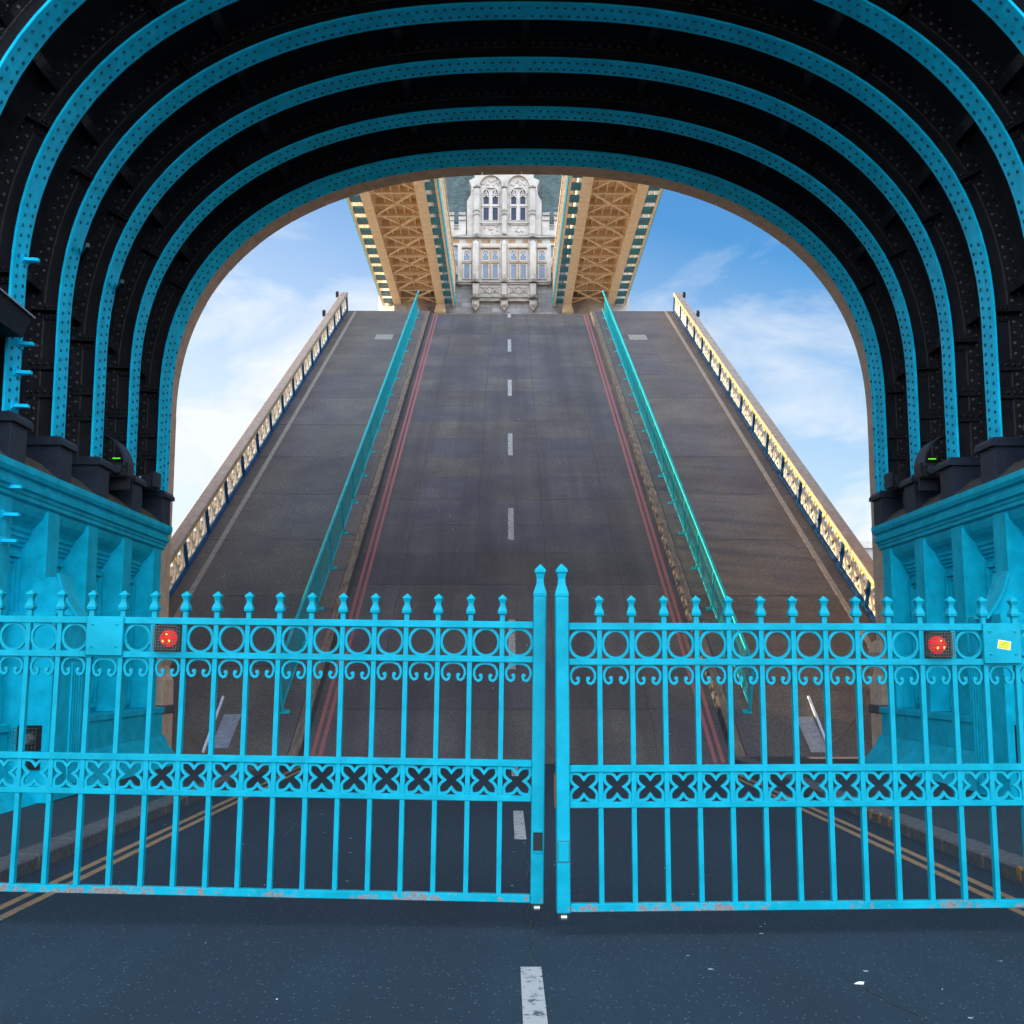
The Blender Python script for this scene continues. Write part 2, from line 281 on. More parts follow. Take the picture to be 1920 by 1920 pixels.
# ------------------------------------------------------------------ mesh builder
class MB:
    def __init__(s): s.v = []; s.f = []; s.sm = []; s.mi = {}; s.m2 = None
    def add(s, vs, fs, smooth=False):
        o = len(s.v); s.v += [tuple(p) for p in vs]; s.f += [tuple(i+o for i in f) for f in fs]; s.sm += [smooth]*len(fs); return s
    def box(s, x0, x1, y0, y1, z0, z1, bev=0.0):
        x0, x1 = min(x0, x1), max(x0, x1); y0, y1 = min(y0, y1), max(y0, y1); z0, z1 = min(z0, z1), max(z0, z1)
        if bev:
            b = min(bev, (x1-x0)*0.3, (y1-y0)*0.3, (z1-z0)*0.3); vs = []; fs = []
            # chamfered box: 24 verts
            idx = {}
            for i, sx in enumerate((0, 1)):
                for j, sy in enumerate((0, 1)):
                    for k, sz in enumerate((0, 1)):
                        X = (x0, x1)[i]; Y = (y0, y1)[j]; Z = (z0, z1)[k]; dx = (b, -b)[i]; dy = (b, -b)[j]; dz = (b, -b)[k]
                        for a, p in (('x', (X, Y+dy, Z+dz)), ('y', (X+dx, Y, Z+dz)), ('z', (X+dx, Y+dy, Z))):
                            idx[(i, j, k, a)] = len(vs); vs.append(p)
            g = lambda *t: idx[t]
            fs += [(g(0,0,0,'x'), g(0,0,1,'x'), g(0,1,1,'x'), g(0,1,0,'x')), (g(1,0,0,'x'), g(1,1,0,'x'), g(1,1,1,'x'), g(1,0,1,'x')),
                   (g(0,0,0,'y'), g(1,0,0,'y'), g(1,0,1,'y'), g(0,0,1,'y')), (g(0,1,0,'y'), g(0,1,1,'y'), g(1,1,1,'y'), g(1,1,0,'y')),
                   (g(0,0,0,'z'), g(0,1,0,'z'), g(1,1,0,'z'), g(1,0,0,'z')), (g(0,0,1,'z'), g(1,0,1,'z'), g(1,1,1,'z'), g(0,1,1,'z'))]
            for i in (0, 1):
                for j in (0, 1): fs.append((g(i,j,0,'x'), g(i,j,1,'x'), g(i,j,1,'y'), g(i,j,0,'y')))
                for k in (0, 1): fs.append((g(i,0,k,'x'), g(i,1,k,'x'), g(i,1,k,'z'), g(i,0,k,'z')))
            for j in (0, 1):
                for k in (0, 1): fs.append((g(0,j,k,'y'), g(1,j,k,'y'), g(1,j,k,'z'), g(0,j,k,'z')))
            for i in (0, 1):
                for j in (0, 1):
                    for k in (0, 1): fs.append((g(i,j,k,'x'), g(i,j,k,'y'), g(i,j,k,'z')))
            return s.add(vs, fs)
        vs = [(x0,y0,z0),(x1,y0,z0),(x1,y1,z0),(x0,y1,z0),(x0,y0,z1),(x1,y0,z1),(x1,y1,z1),(x0,y1,z1)]
        return s.add(vs, [(0,3,2,1),(4,5,6,7),(0,1,5,4),(1,2,6,5),(2,3,7,6),(3,0,4,7)])
    def bar(s, p, q, w, h, up=(0, 0, 1)):
        p = Vector(p); q = Vector(q); d = (q-p).normalized(); u = Vector(up)
        a = d.cross(u)
        if a.length < 1e-4: a = d.cross(Vector((0, 1, 0)))
        a.normalize(); c = a.cross(d).normalized(); vs = []
        for e in (p, q):
            for sa, sc in ((-1,-1),(1,-1),(1,1),(-1,1)): vs.append(e+a*(w/2*sa)+c*(h/2*sc))
        return s.add(vs, [(0,1,2,3),(7,6,5,4),(0,4,5,1),(1,5,6,2),(2,6,7,3),(3,7,4,0)])
    def tube(s, pts, r, n=8, closed=False):
        pts = [Vector(p) for p in pts]; rings = []; N = len(pts); ref = Vector((0.13, 0.31, 0.94))
        for i, p in enumerate(pts):
            a = pts[(i-1) % N] if (i > 0 or closed) else p; b = pts[(i+1) % N] if (i < N-1 or closed) else p
            d = (b-a).normalized(); u = d.cross(ref).normalized(); w = d.cross(u)
            rr = r[i] if isinstance(r, (list, tuple)) else r
            rings.append([p+u*(rr*math.cos(t))+w*(rr*math.sin(t)) for t in [2*math.pi*k/n for k in range(n)]])
        vs = [q for rg in rings for q in rg]; fs = []
        for i in range(N if closed else N-1):
            j = (i+1) % N
            for k in range(n): fs.append((i*n+k, i*n+(k+1) % n, j*n+(k+1) % n, j*n+k))
        s.add(vs, fs, True)
        if not closed: s.add(rings[0][::-1], [tuple(range(n))]); s.add(rings[-1], [tuple(range(n))])
        return s
    def ribbon(s, path, w, y0, y1, closed=False):
        """flat bar bent in the XZ plane; w in-plane, y0..y1 deep"""
        P = [Vector((a, 0, b)) for a, b in path]; N = len(P); vs = []
        for i, p in enumerate(P):
            a = P[(i-1) % N] if (i > 0 or closed) else p; b = P[(i+1) % N] if (i < N-1 or closed) else p
            d = (b-a).normalized(); nn = Vector((-d.z, 0, d.x))
            k = 1.0
            if (i > 0 or closed) and (i < N-1 or closed):
                c = (b-p).normalized().dot((p-a).normalized()); k = min(1.6, 1/max(0.45, math.sqrt(max(0.0, (1+c)/2))))
            for sg, y in ((-1, y0), (1, y0), (1, y1), (-1, y1)):
                q = p+nn*(w/2*sg*k); vs.append((q.x, y, q.z))
        fs = []
        for i in range(N if closed else N-1):
            j = (i+1) % N
            for k in range(4): fs.append((i*4+k, i*4+(k+1) % 4, j*4+(k+1) % 4, j*4+k))
        if not closed: fs += [(3,2,1,0), (N*4-4, N*4-3, N*4-2, N*4-1)]
        return s.add(vs, fs)
    def prism(s, poly, a0, a1, axis='Y'):
        """poly of (p,q): axis Y -> (x,z); axis X -> (y,z); axis Z -> (x,y)"""
        n = len(poly); mk = {'Y': lambda p, q, a: (p, a, q), 'X': lambda p, q, a: (a, p, q), 'Z': lambda p, q, a: (p, q, a)}[axis]
        vs = [mk(p, q, a0) for p, q in poly]+[mk(p, q, a1) for p, q in poly]
        fs = [tuple(range(n))[::-1], tuple(range(n, 2*n))]+[(i, (i+1) % n, n+(i+1) % n, n+i) for i in range(n)]
        return s.add(vs, fs)
    def sheet(s, pts):
        return s.add(pts, [tuple(range(len(pts)))])
    def dome(s, p, nrm, r, h=None, n=7):
        p = Vector(p); nn = Vector(nrm).normalized(); h = h or r*0.8
        u = nn.cross(Vector((0.21, 0.9, 0.37))).normalized(); w = nn.cross(u)
        vs = []
        for rr, hh in ((1, 0), (0.78, 0.62)):
            for k in range(n):
                t = 2*math.pi*k/n; vs.append(p+u*(r*rr*math.cos(t))+w*(r*rr*math.sin(t))+nn*(h*hh))
        vs.append(p+nn*h)
        fs = [(k, (k+1) % n, n+(k+1) % n, n+k) for k in range(n)]+[(n+k, n+(k+1) % n, 2*n) for k in range(n)]
        return s.add(vs, fs, True)
    def lathe4(s, prof, cx=0, cy=0, rot=45):
        """square-section turned post; prof = (half width, z)"""
        vs = []; n = 4
        for hw, z in prof:
            for k in range(4):
                t = R(rot)+k*math.pi/2; rr = hw*math.sqrt(2) if rot == 45 else hw
                vs.append((cx+rr*math.cos(t), cy+rr*math.sin(t), z))
        fs = [(0, 3, 2, 1)]; m_ = len(prof)
        for i in range(m_-1):
            for k in range(4): fs.append((i*4+k, i*4+(k+1) % 4, (i+1)*4+(k+1) % 4, (i+1)*4+k))
        fs.append((m_*4-4, m_*4-3, m_*4-2, m_*4-1)); return s.add(vs, fs)
    def ngon(s, prof, cx, cy, n=8, off=22.5):
        vs = []
        for r, z in prof:
            for k in range(n):
                t = R(off)+2*math.pi*k/n; vs.append((cx+r*math.cos(t), cy+r*math.sin(t), z))
        fs = [tuple(range(n))[::-1]]
        for i in range(len(prof)-1):
            for k in range(n): fs.append((i*n+k, i*n+(k+1) % n, (i+1)*n+(k+1) % n, (i+1)*n+k))
        fs.append(tuple(range((len(prof)-1)*n, len(prof)*n))); return s.add(vs, fs)
    def build(s, name, mat, parent=None):
        me = bpy.data.meshes.new(name); me.from_pydata(s.v, [], s.f); me.materials.append(mat)
        me.polygons.foreach_set('use_smooth', s.sm)
        if s.m2:
            me.materials.append(s.m2)
            for i in s.mi: me.polygons[i].material_index = 1
        me.update()
        o = bpy.data.objects.new(name, me); COL.objects.link(o)
        if parent: o.parent = parent
        return o

def tag(o, label=None, cat=None, group=None, kind=None):
    if label: o['label'] = label
    if cat: o['category'] = cat
    if group: o['group'] = group
    if kind: o['kind'] = kind
    return o
def empty(name, loc, rot=(0, 0, 0)):
    o = bpy.data.objects.new(name, None); COL.objects.link(o); o.location = loc; o.rotation_euler = rot; o.empty_display_size = 0.3
    return o
def dup(o, parent, loc=(0, 0, 0), rot=None, scale=None):
    c = o.copy(); COL.objects.link(c); c.parent = parent; c.location = loc
    if rot: c.rotation_euler = rot
    if scale: c.scale = scale
    return c
def P2(*a): return MB().box(*a)

# ------------------------------------------------------------------ curve of the vault
AX = 0.085
def curve(a, crown, z0=6.6, n=2.35, zb=4.9, cx=AX, N=72):
    b = crown-z0; pts = []
    raw = []
    for i in range(241):
        t = math.pi*i/240; c, s_ = math.cos(t), math.sin(t)
        raw.append((cx-a*math.copysign(abs(c)**(2/n), c), z0+b*abs(s_)**(2/n)))
    raw = [(cx-a, zb)]+[(cx-a, zb+(z0-zb)*k/8) for k in range(1, 8)]+raw+[(cx+a, zb+(z0-zb)*(8-k)/8) for k in range(1, 8)]+[(cx+a, zb)]
    L_ = [0.0]
    for p, q in zip(raw, raw[1:]): L_.append(L_[-1]+math.hypot(q[0]-p[0], q[1]-p[1]))
    out = []; j = 0
    for k in range(N+1):
        d = L_[-1]*k/N
        while j < len(raw)-2 and L_[j+1] < d: j += 1
        t = (d-L_[j])/max(1e-9, L_[j+1]-L_[j]); out.append((raw[j][0]+(raw[j+1][0]-raw[j][0])*t, raw[j][1]+(raw[j+1][1]-raw[j][1])*t))
    return out, L_[-1]
def normals(pts):
    out = []
    for i in range(len(pts)):
        a = pts[max(0, i-1)]; b = pts[min(len(pts)-1, i+1)]; dx, dz = b[0]-a[0], b[1]-a[1]; l = math.hypot(dx, dz)
        out.append((-dz/l, dx/l))     # outward (away from the road): path goes left foot -> crown -> right foot
    return out
def offset(pts, nr, d): return [(p[0]+n[0]*d, p[1]+n[1]*d) for p, n in zip(pts, nr)]
def sweep(mb, pts, nr, d0, d1, y0, y1):
    """solid strip between offsets d0..d1 and y0..y1 along the curve"""
    A = offset(pts, nr, d0); B = offset(pts, nr, d1); vs = []
    for p, q in zip(A, B): vs += [(p[0], y0, p[1]), (p[0], y1, p[1]), (q[0], y1, q[1]), (q[0], y0, q[1])]
    fs = []; n = len(pts)
    for i in range(n-1):
        for k in range(4): fs.append((i*4+k, (i+1)*4+k, (i+1)*4+(k+1) % 4, i*4+(k+1) % 4))
    fs += [(0, 1, 2, 3), (n*4-1, n*4-2, n*4-3, n*4-4)]
    return mb.add(vs, fs)
def at(pts, nr, frac):
    f = frac*(len(pts)-1); i = min(len(pts)-2, int(f)); t = f-i
    return ((pts[i][0]*(1-t)+pts[i+1][0]*t, pts[i][1]*(1-t)+pts[i+1][1]*t), nr[i] if t < 0.5 else nr[i+1])

# ================================================================== SETTING
def struct(o): o['kind'] = 'structure'; return o
struct(MB().sheet([(-2500, -2500, -9), (2500, -2500, -9), (2500, 2500, -9), (-2500, 2500, -9)]).build('river', M['water']))
struct(MB().box(-600, 600, 210, 700, -12, -4).build('far_bank', M['concrete']))
KL, KR = -4.45, 4.14
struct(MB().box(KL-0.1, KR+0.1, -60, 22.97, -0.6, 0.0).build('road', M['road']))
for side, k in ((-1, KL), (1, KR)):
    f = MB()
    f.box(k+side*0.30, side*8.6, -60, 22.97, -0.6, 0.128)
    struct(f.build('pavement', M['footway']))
    kb = MB()
    for y in range(-60, 23):
        kb.box(k, k+side*0.298, y+0.004, min(22.97, y+0.996), -0.55, 0.134+random.uniform(-0.003, 0.003), 0.018)
    struct(kb.build('kerb', M['kerb']))
tick = MB()
for i in range(4): tick.box(KR-0.004, KR+0.03, 13.6+i*0.35, 13.68+i*0.35, 0.03, 0.139)
for i in range(3): tick.box(KR-0.004, KR+0.03, 9.6+i*0.3, 9.68+i*0.3, 0.03, 0.139)
tick.box(KL-0.03, KL+0.004, 13.0, 13.1, 0.03, 0.139)
struct(tick.build('kerb_marking', M['tickyel']))
yl = MB()
for x in (-3.93, -4.09, 3.60, 3.76): yl.box(x, x+0.075, -60, 22.9, 0.0, 0.004)
struct(yl.build('road_marking', M['myel']))
wd = MB()
for y0 in (-9.96, -2.51, 4.95, 12.9, 20.4): wd.box(-0.115, 0.012, y0, y0+2.5, 0.0, 0.005)
struct(wd.build('road_marking', M['mwhite']))
struct(MB().box(5.55, 7.0, 22.55, 22.99, 0.0, 0.134).build('sun_patch_stone', M['archstone']))  # pale slab put in for a sunlit patch on the ground

def crack(pts, w, name='road_crack'):
    mb = MB(); P = []
    for (a, b) in zip(pts, pts[1:]):
        for k in range(8): t = k/8; P.append((a[0]+(b[0]-a[0])*t+random.uniform(-0.02, 0.02), a[1]+(b[1]-a[1])*t))
    P.append(pts[-1])
    for p, q in zip(P, P[1:]):
        ww = w*random.uniform(0.4, 1.2); mb.sheet([(p[0]-ww, p[1], 0.0025), (p[0]+ww, p[1], 0.0025), (q[0]+ww, q[1], 0.0025), (q[0]-ww, q[1], 0.0025)])
    struct(mb.build(name, M['ink']))
crack([(1.75, 7.35), (1.83, 7.0), (1.95, 6.5), (2.0, 5.9)], 0.006)
crack([(-0.02, 12.5), (-0.01, 10.0), (-0.05, 8.3), (-0.03, 7.5)], 0.005)
crack([(-3.1, 15.0), (-2.7, 14.2), (-2.6, 13.0)], 0.006)
random.seed(11)
lt_ = MB()
for k in range(16):
    x, y = random.uniform(-3.6, 3.8), random.uniform(6.2, 14); r_ = random.uniform(0.003, 0.007)
    lt_.add([(x-r_, y, 0.003), (x+r_*0.3, y-r_*0.8, 0.004), (x+r_, y+r_*0.4, 0.006), (x, y+r_, 0.004), (x, y, 0.009)], [(0,1,4),(1,2,4),(2,3,4),(3,0,4)])
tag(lt_.build('road_grit', M['white']), None, None, kind='stuff')

# ================================================================== NEAR TOWER
tower = tag(empty('bridge_tower', (0, 17, 0)), 'dark riveted iron vault with turquoise ribs over the road, framing the raised road', 'tower')
def T(mb, name, mat, parent=None):
    o = mb.build(name, mat, parent or tower)
    if parent is None: o.matrix_parent_inverse = tower.matrix_world.inverted() if False else Matrix.Translation((0, -17, 0))
    return o
ST = M['black']
# --- six arch ribs
RIBS = [(20.95, 0.46), (19.27, 0.42), (17.63, 0.42), (16.08, 0.42), (14.50, 0.42), (12.93, 0.42)]
cp, clen = curve(6.52, 11.36, zb=4.95); cn = normals(cp)
SH = 0.50
rng = random.Random(3)
def rivet_row(mb, off, yy, pitch, r, start=0.0, skip=None, nrm=None, pts=cp, nr=cn, ln=clen):
    k = start
    while k < ln:
        (p, n) = at(pts, nr, k/ln)
        if not (skip and skip(k/ln)):
            nn = nrm or (-n[0], 0, -n[1])
            f0 = len(mb.f); mb.dome((p[0]+n[0]*off, yy, p[1]+n[1]*off), nn, r)
            if mb.m2:
                for q in range(f0, len(mb.f)): mb.mi[q] = 1
        k += pitch
STIFF = [0.085, 0.175, 0.27, 0.385, 0.5, 0.615, 0.73, 0.825, 0.915]
for ri, (yc, w) in enumerate(RIBS):
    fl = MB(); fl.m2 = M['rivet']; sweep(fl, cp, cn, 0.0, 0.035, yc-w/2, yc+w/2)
    gaps = [0.14, 0.32, 0.5, 0.68, 0.86]
    sk = lambda f: any(abs(f-g) < 0.004 for g in gaps)
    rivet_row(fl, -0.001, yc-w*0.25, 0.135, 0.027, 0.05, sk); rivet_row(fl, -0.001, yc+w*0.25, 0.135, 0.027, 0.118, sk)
    if ri == 0:      # end rib carries a second angle strip against the stone arch
        sweep(fl, cp, cn, -0.012, 0.05, yc+w/2+0.012, yc+w/2+0.17)
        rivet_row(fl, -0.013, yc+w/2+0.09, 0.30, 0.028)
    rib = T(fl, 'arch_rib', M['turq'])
    wb = MB(); wb.m2 = M['dusty']; sweep(wb, cp, cn, 0.035, SH, yc-0.02, yc+0.02)
    sweep(wb, cp, cn, SH-0.20, SH-0.002, yc-0.045, yc-0.02)        # riveted angle on the web, facing the road
    f0 = len(wb.f); sweep(wb, cp, cn, SH-0.07, SH-0.003, yc-0.16, yc-0.045)
    for zz0, zz1 in ((SH-0.215, SH-0.203),):
        f0 = len(wb.f); sweep(wb, cp, cn, zz0, zz1, yc-0.05, yc-0.02)
        for q in range(f0, len(wb.f)): wb.mi[q] = 1
    rivet_row(wb, SH-0.14, yc-0.046, 0.15, 0.032, 0.0, nrm=(0, -1, 0)); rivet_row(wb, SH-0.072, yc-0.11, 0.15, 0.026, 0.07)
    for f in STIFF:
        (p, n) = at(cp, cn, f); d = (-n[1], n[0])
        for sgn in (-1, 1):
            a = (p[0]+n[0]*0.04+d[0]*0.07*sgn, p[1]+n[1]*0.04+d[1]*0.07*sgn); b = (p[0]+n[0]*(SH-0.21)+d[0]*0.07*sgn, p[1]+n[1]*(SH-0.21)+d[1]*0.07*sgn)
            wb.bar((a[0], yc-0.035, a[1]), (b[0], yc-0.035, b[1]), 0.09, 0.03, (0, 1, 0))
            for k in range(4):
                t = 0.12+0.25*k; wb.dome((a[0]*(1-t)+b[0]*t, yc-0.051, a[1]*(1-t)+b[1]*t), (0, -1, 0), 0.028)
        wb.bar((p[0]+n[0]*0.04, yc-0.10, p[1]+n[1]*0.04), (p[0]+n[0]*(SH-0.05), yc-0.10, p[1]+n[1]*(SH-0.05)), 0.02, 0.13, (0, 1, 0))
    wb.build('web', ST, rib)
    # feet
    for sd in (-1, 1):
        x0 = AX+sd*6.41
        ft = MB(); ft.box(x0, x0+sd*0.95, yc-0.25, yc+0.25, 4.37, 4.86, 0.012)
        ft.prism([(x0-sd*0.06, 4.84), (x0-sd*0.06, 4.90), (x0-sd*0.02, 4.96), (x0+sd*1.0, 4.96), (x0+sd*1.0, 4.84)], yc-0.30, yc+0.30)
        ft.build('pedestal', M['blackbox'], rib)
        for z in (5.55, 5.95):
            sp = MB()
            sp.box(x0+sd*0.16, x0+sd*0.56, yc-0.075, yc-0.02, z, z+0.17, 0.01)
            for q in range(4): sp.dome((x0+sd*(0.22+0.095*q), yc-0.076, z+0.085), (0, -1, 0), 0.03)
            sp.build('splice_plate', ST, rib)
        # raking strut and gusset from web to shell
        kb_ = MB(); zz = 7.35
        kb_.bar((AX+sd*6.66, yc+0.10, zz-0.75), (AX+sd*6.96, yc+0.42, zz-0.15), 0.12, 0.015, (0, 1, 0.2))
        kb_.build('gusset_brace', M['brownplate'], rib)
# --- shell of the vault
shl = MB(); sweep(shl, cp, cn, SH, SH+0.06, 11.9, 21.45)
T(shl, 'vault_shell', ST)
for k, f in enumerate((0.10, 0.20, 0.30, 0.41, 0.5, 0.59, 0.70, 0.80, 0.90)):
    (p, n) = at(cp, cn, f); d = (-n[1], n[0]); pu = MB()
    c0 = (p[0]+n[0]*(SH-0.09), p[1]+n[1]*(SH-0.09))
    pu.bar((c0[0], 12.0, c0[1]), (c0[0], 21.4, c0[1]), 0.03, 0.18, (n[0], 0, n[1]))
    c1 = (p[0]+n[0]*(SH-0.175), p[1]+n[1]*(SH-0.175)); pu.bar((c1[0], 12.0, c1[1]), (c1[0], 21.4, c1[1]), 0.14, 0.02, (n[0], 0, n[1]))
    y = 12.1
    while y < 21.3:
        for s_ in (-0.04, 0.04): pu.dome((c1[0]-n[0]*0.011+d[0]*s_, y, c1[1]-n[1]*0.011+d[1]*s_), (-n[0], 0, -n[1]), 0.018)
        y += 0.2
    T(pu, 'purlin', ST)
# service bar hung under two ribs on the left
hb = MB(); hb.bar((-6.62, 16.9, 7.75), (-6.10, 15.9, 7.72), 0.05, 0.06); hb.bar((-6.62, 18.4, 7.72), (-6.10, 17.4, 7.70), 0.05, 0.06)
T(hb, 'cable_bar', ST)
# --- stone arch at the river end
ap, alen = curve(6.80, 11.73, zb=1.12, cx=0.10, N=64); an = normals(ap)
nb = 38; vo = MB()
fine, fl_ = curve(6.80, 11.73, zb=1.12, cx=0.10, N=nb*4); fnn = normals(fine)
for k in range(nb):
    seg = fine[k*4:k*4+5]; sn = fnn[k*4:k*4+5]
    # shave a joint off each end
    (a, an0), (b, bn0) = (seg[0], sn[0]), (seg[-1], sn[-1])
    g = 0.015
    seg2 = [(seg[0][0]*(1-g)+seg[1][0]*g, seg[0][1]*(1-g)+seg[1][1]*g)]+seg[1:4]+[(seg[4][0]*(1-g)+seg[3][0]*g, seg[4][1]*(1-g)+seg[3][1]*g)]
    dd = rng.uniform(-0.004, 0.004)
    sweep(vo, seg2, sn, dd, 0.62, 21.98, 22.64)
vo_o = T(vo, 'arch_stones', M['archstone'])
bk = MB(); sweep(bk, ap, an, 0.06, 0.6, 21.6, 22.60); T(bk, 'arch_backing', M['blackbox'])
# moulded foot of the jamb
for sd in (-1, 1):
    x = 0.10+sd*6.80; jm = MB()
    prof = [(x, 1.1), (x-sd*0.02, 2.35), (x-sd*0.09, 2.28), (x-sd*0.15, 2.12), (x-sd*0.10, 1.98), (x-sd*0.05, 1.86), (x-sd*0.06, 1.72), (x-sd*0.13, 1.6), (x-sd*0.14, 1.12)]
    prof = [(x+sd*0.3, 0.13), (x+sd*0.3, 2.36)]+prof[1:]+[(x-sd*0.14, 0.13)]
    jm.prism(prof if sd > 0 else prof[::-1], 22.02, 22.70)
    T(jm, 'jamb_moulding', M['archstone'])
    T(MB().box(x-sd*0.17, x+sd*0.25, 21.97, 22.76, 0.98, 1.14, 0.02), 'jamb_plate', M['kerb'])
# outer wall of the tower round the arch
ow = MB()
outp = offset(ap, an, 0.55)
vs = []; fs = []
for (x, z) in outp:
    s_ = max(abs(x-0.1)/9.0, (z-1.0)/14.5, 0.001)
    k = 1/s_
    vs.append((x, z)); vs.append((0.1+(x-0.1)*k if k > 1 else x, 1.0+(z-1.0)*k if k > 1 else z))
n_ = len(outp); v3 = [(a, 22.0, b) for a, b in vs]+[(a, 22.60, b) for a, b in vs]
for i in range(n_-1):
    fs += [(2*i, 2*i+1, 2*i+3, 2*i+2), (2*n_+2*i, 2*n_+2*i+2, 2*n_+2*i+3, 2*n_+2*i+1)]
ow.add(v3, fs); T(ow, 'river_wall', M['bodystone'])
body = MB(); body.box(-9, 9, 11.8, 22.58, 12.6, 30)
for sd in (-1, 1): body.box(sd*7.75, sd*9.1, 11.8, 22.4, -9, 12.58); body.box(sd*9.12, sd*14, 3, 22.2, -9, 30)  # outer blocks, out of view, extended forward to keep sun off the gates
T(body, 'tower_masonry', M['bodystone'])
for sd in (-1, 1):
    T(MB().ngon([(2.9, -9), (2.9, 2.2), (2.6, 2.6), (2.6, 26), (2.9, 26.5), (2.9, 30)], sd*12.0, 25.3), 'corner_or_shade_turret', M['bodystone'])  # unseen turrets placed to keep the low sun off the arch
    T(MB().ngon([(2.7, -9), (2.7, 26), (2.9, 26.5), (2.9, 30)], sd*12.6, 3.0), 'corner_or_shade_turret', M['bodystone'])  # unseen turrets added in front to help shade the gates
T(MB().box(-15, 15, 22.2, 31, -12, -2.5), 'bridge_pier', M['bodystone'])
T(MB().box(-15, 15, -30, 22.18, -12, -0.62), 'bridge_pier', M['bodystone'])

# --- panelled side walls under the vault
for sd in (-1, 1):
    def X(d): return AX+sd*(d+0.07)
    Y0, Y1 = 11.9, 21.28
    co = MB()
    prof = [(6.31, 4.37), (6.31, 4.29), (6.335, 4.235), (6.385, 4.22), (6.385, 4.17), (6.355, 4.15), (6.365, 4.09), (6.405, 4.07), (6.41, 4.03), (6.43, 4.02), (6.43, 3.97), (6.46, 3.95), (7.3, 3.95), (7.3, 4.37)]
    pp = [(X(a), z) for a, z in prof]; co.prism(pp, Y0, Y1)
    cor = T(co, 'cornice', M['turqwall'])
    cor.data.materials[0] = M['turqwall']
    lg = MB(); lg.prism([(X(6.33), 4.372), (X(6.60), 4.60), (X(7.4), 4.62), (X(7.4), 4.372)], Y0, Y1)
    T(lg, 'ledge', M['brownplate'])
    wl = MB(); wl.box(X(6.80), X(7.7), Y0, Y1, 0.1, 3.94); T(wl, 'side_wall', M['turqwall'])
    ys = [r[0] for r in RIBS]
    for i, yc in enumerate(ys):
        pl = MB(); pl.box(X(6.46), X(6.80), yc-0.225, yc+0.225, 1.13, 3.948, 0.008)
        if 0 < i: pl.box(X(6.445), X(6.5), yc-0.235, yc-0.21, 1.13, 3.9)
        T(pl, 'pilaster', M['turqwall'])
    for i in range(len(ys)-1):
        ya, yb = ys[i+1]+0.227, ys[i]-0.227
        cv = MB()
        prof = [(6.48, 3.947), (6.49, 3.89), (6.52, 3.82), (6.57, 3.76), (6.62, 3.715), (6.655, 3.67), (6.66, 3.62), (6.69, 3.60), (6.69, 3.55), (6.72, 3.54), (6.72, 3.50), (6.76, 3.48), (6.76, 3.44), (6.80, 3.43), (6.80, 3.947)]
        cv.prism([(X(a), z) for a, z in prof], ya, yb)
        T(cv, 'cove', M['turqwall'])
        fr = MB(); m_ = 0.08
        for (d, e, t) in ((6.735, 0.0, 0.075), (6.77, 0.10, 0.04)):
            y0, y1, z0, z1 = ya+m_+e, yb-m_-e, 1.20+e, 3.36-e
            fr.box(X(d), X(6.802), y0, y0+t, z0, z1); fr.box(X(d), X(6.802), y1-t, y1, z0, z1)
            fr.box(X(d), X(6.802), y0+t, y1-t, z1-t, z1); fr.box(X(d), X(6.802), y0+t, y1-t, z0, z0+t)
        T(fr, 'wall_panel_frame', M['turqwall'])
    for (ya, yb) in ((16.2, 21.6), (11.9, 14.95)):
        pn = MB()
        pn.box(X(6.42), X(7.02), ya, yb, 1.02, 1.128, 0.01)
        pn.box(X(6.45), X(7.02), ya+0.02, yb-0.02, 0.62, 1.018)
        pn.prism([(X(6.44), 0.617), (X(6.36), 0.45), (X(6.10), 0.132), (X(7.02), 0.132), (X(7.02), 0.617)], ya+0.02, yb+0.1)
        y = ya+0.15; q = 0
        while y < yb: 
            pn.dome((X(6.425 if q % 2 else 6.40), y, 0.585 if q % 2 else 0.52), (-sd, 0, 0.4), 0.014); y += 0.16; q += 1
        T(pn, 'plinth', M['turqwall'])
    # gate stop pillar with its scrolled hood
    gp = MB(); ya, yb = 15.05, 16.15
    gp.box(X(5.98), X(7.01), ya, yb, 0.13, 2.52, 0.015)
    gp.box(X(5.93), X(6.99), ya-0.03, yb+0.03, 1.98, 2.04)
    for k in range(5): gp.box(X(5.955), X(5.99), yb-0.10-k*0.09, yb-0.05-k*0.09, 0.3, 1.9)
    T(gp, 'gate_stop_pillar', M['turqwall'])
    hd = MB(); hy = 15.95 if sd < 0 else 15.55; pts = [(5.90, 2.46), (5.97, 2.56), (6.07, 2.70), (6.15, 2.86), (6.22, 3.08)]
    hd.prism([(X(a), z) for a, z in pts]+[(X(a+0.035), z-0.01) for a, z in pts[::-1]], hy-0.22, hy+0.22)
    T(hd, 'pillar_hood', M['turqwall'])
    hb_ = MB(); hb_.prism([(X(5.99), 2.521), (X(6.24), 3.03), (X(6.9), 3.03), (X(6.9), 2.521)], hy-0.19, hy+0.19); T(hb_, 'hood_block', M['turqwall'])
    # caged signal lamp in a dark box on the front of the pillar
    lx = X(6.22)
    nb_ = MB(); nb_.box(lx-0.15, lx+0.15, ya-0.02, ya-0.002, 0.55, 1.10)
    T(nb_, 'lamp_recess', M['black'])
    lb = MB()
    lb.tube([(lx, ya-0.03, 0.93), (lx, ya-0.10, 0.93), (lx, ya-0.14, 0.93)], [0.075, 0.07, 0.05], 12)
    T(lb, 'niche_lamp', M['steel'])
    cg = MB()
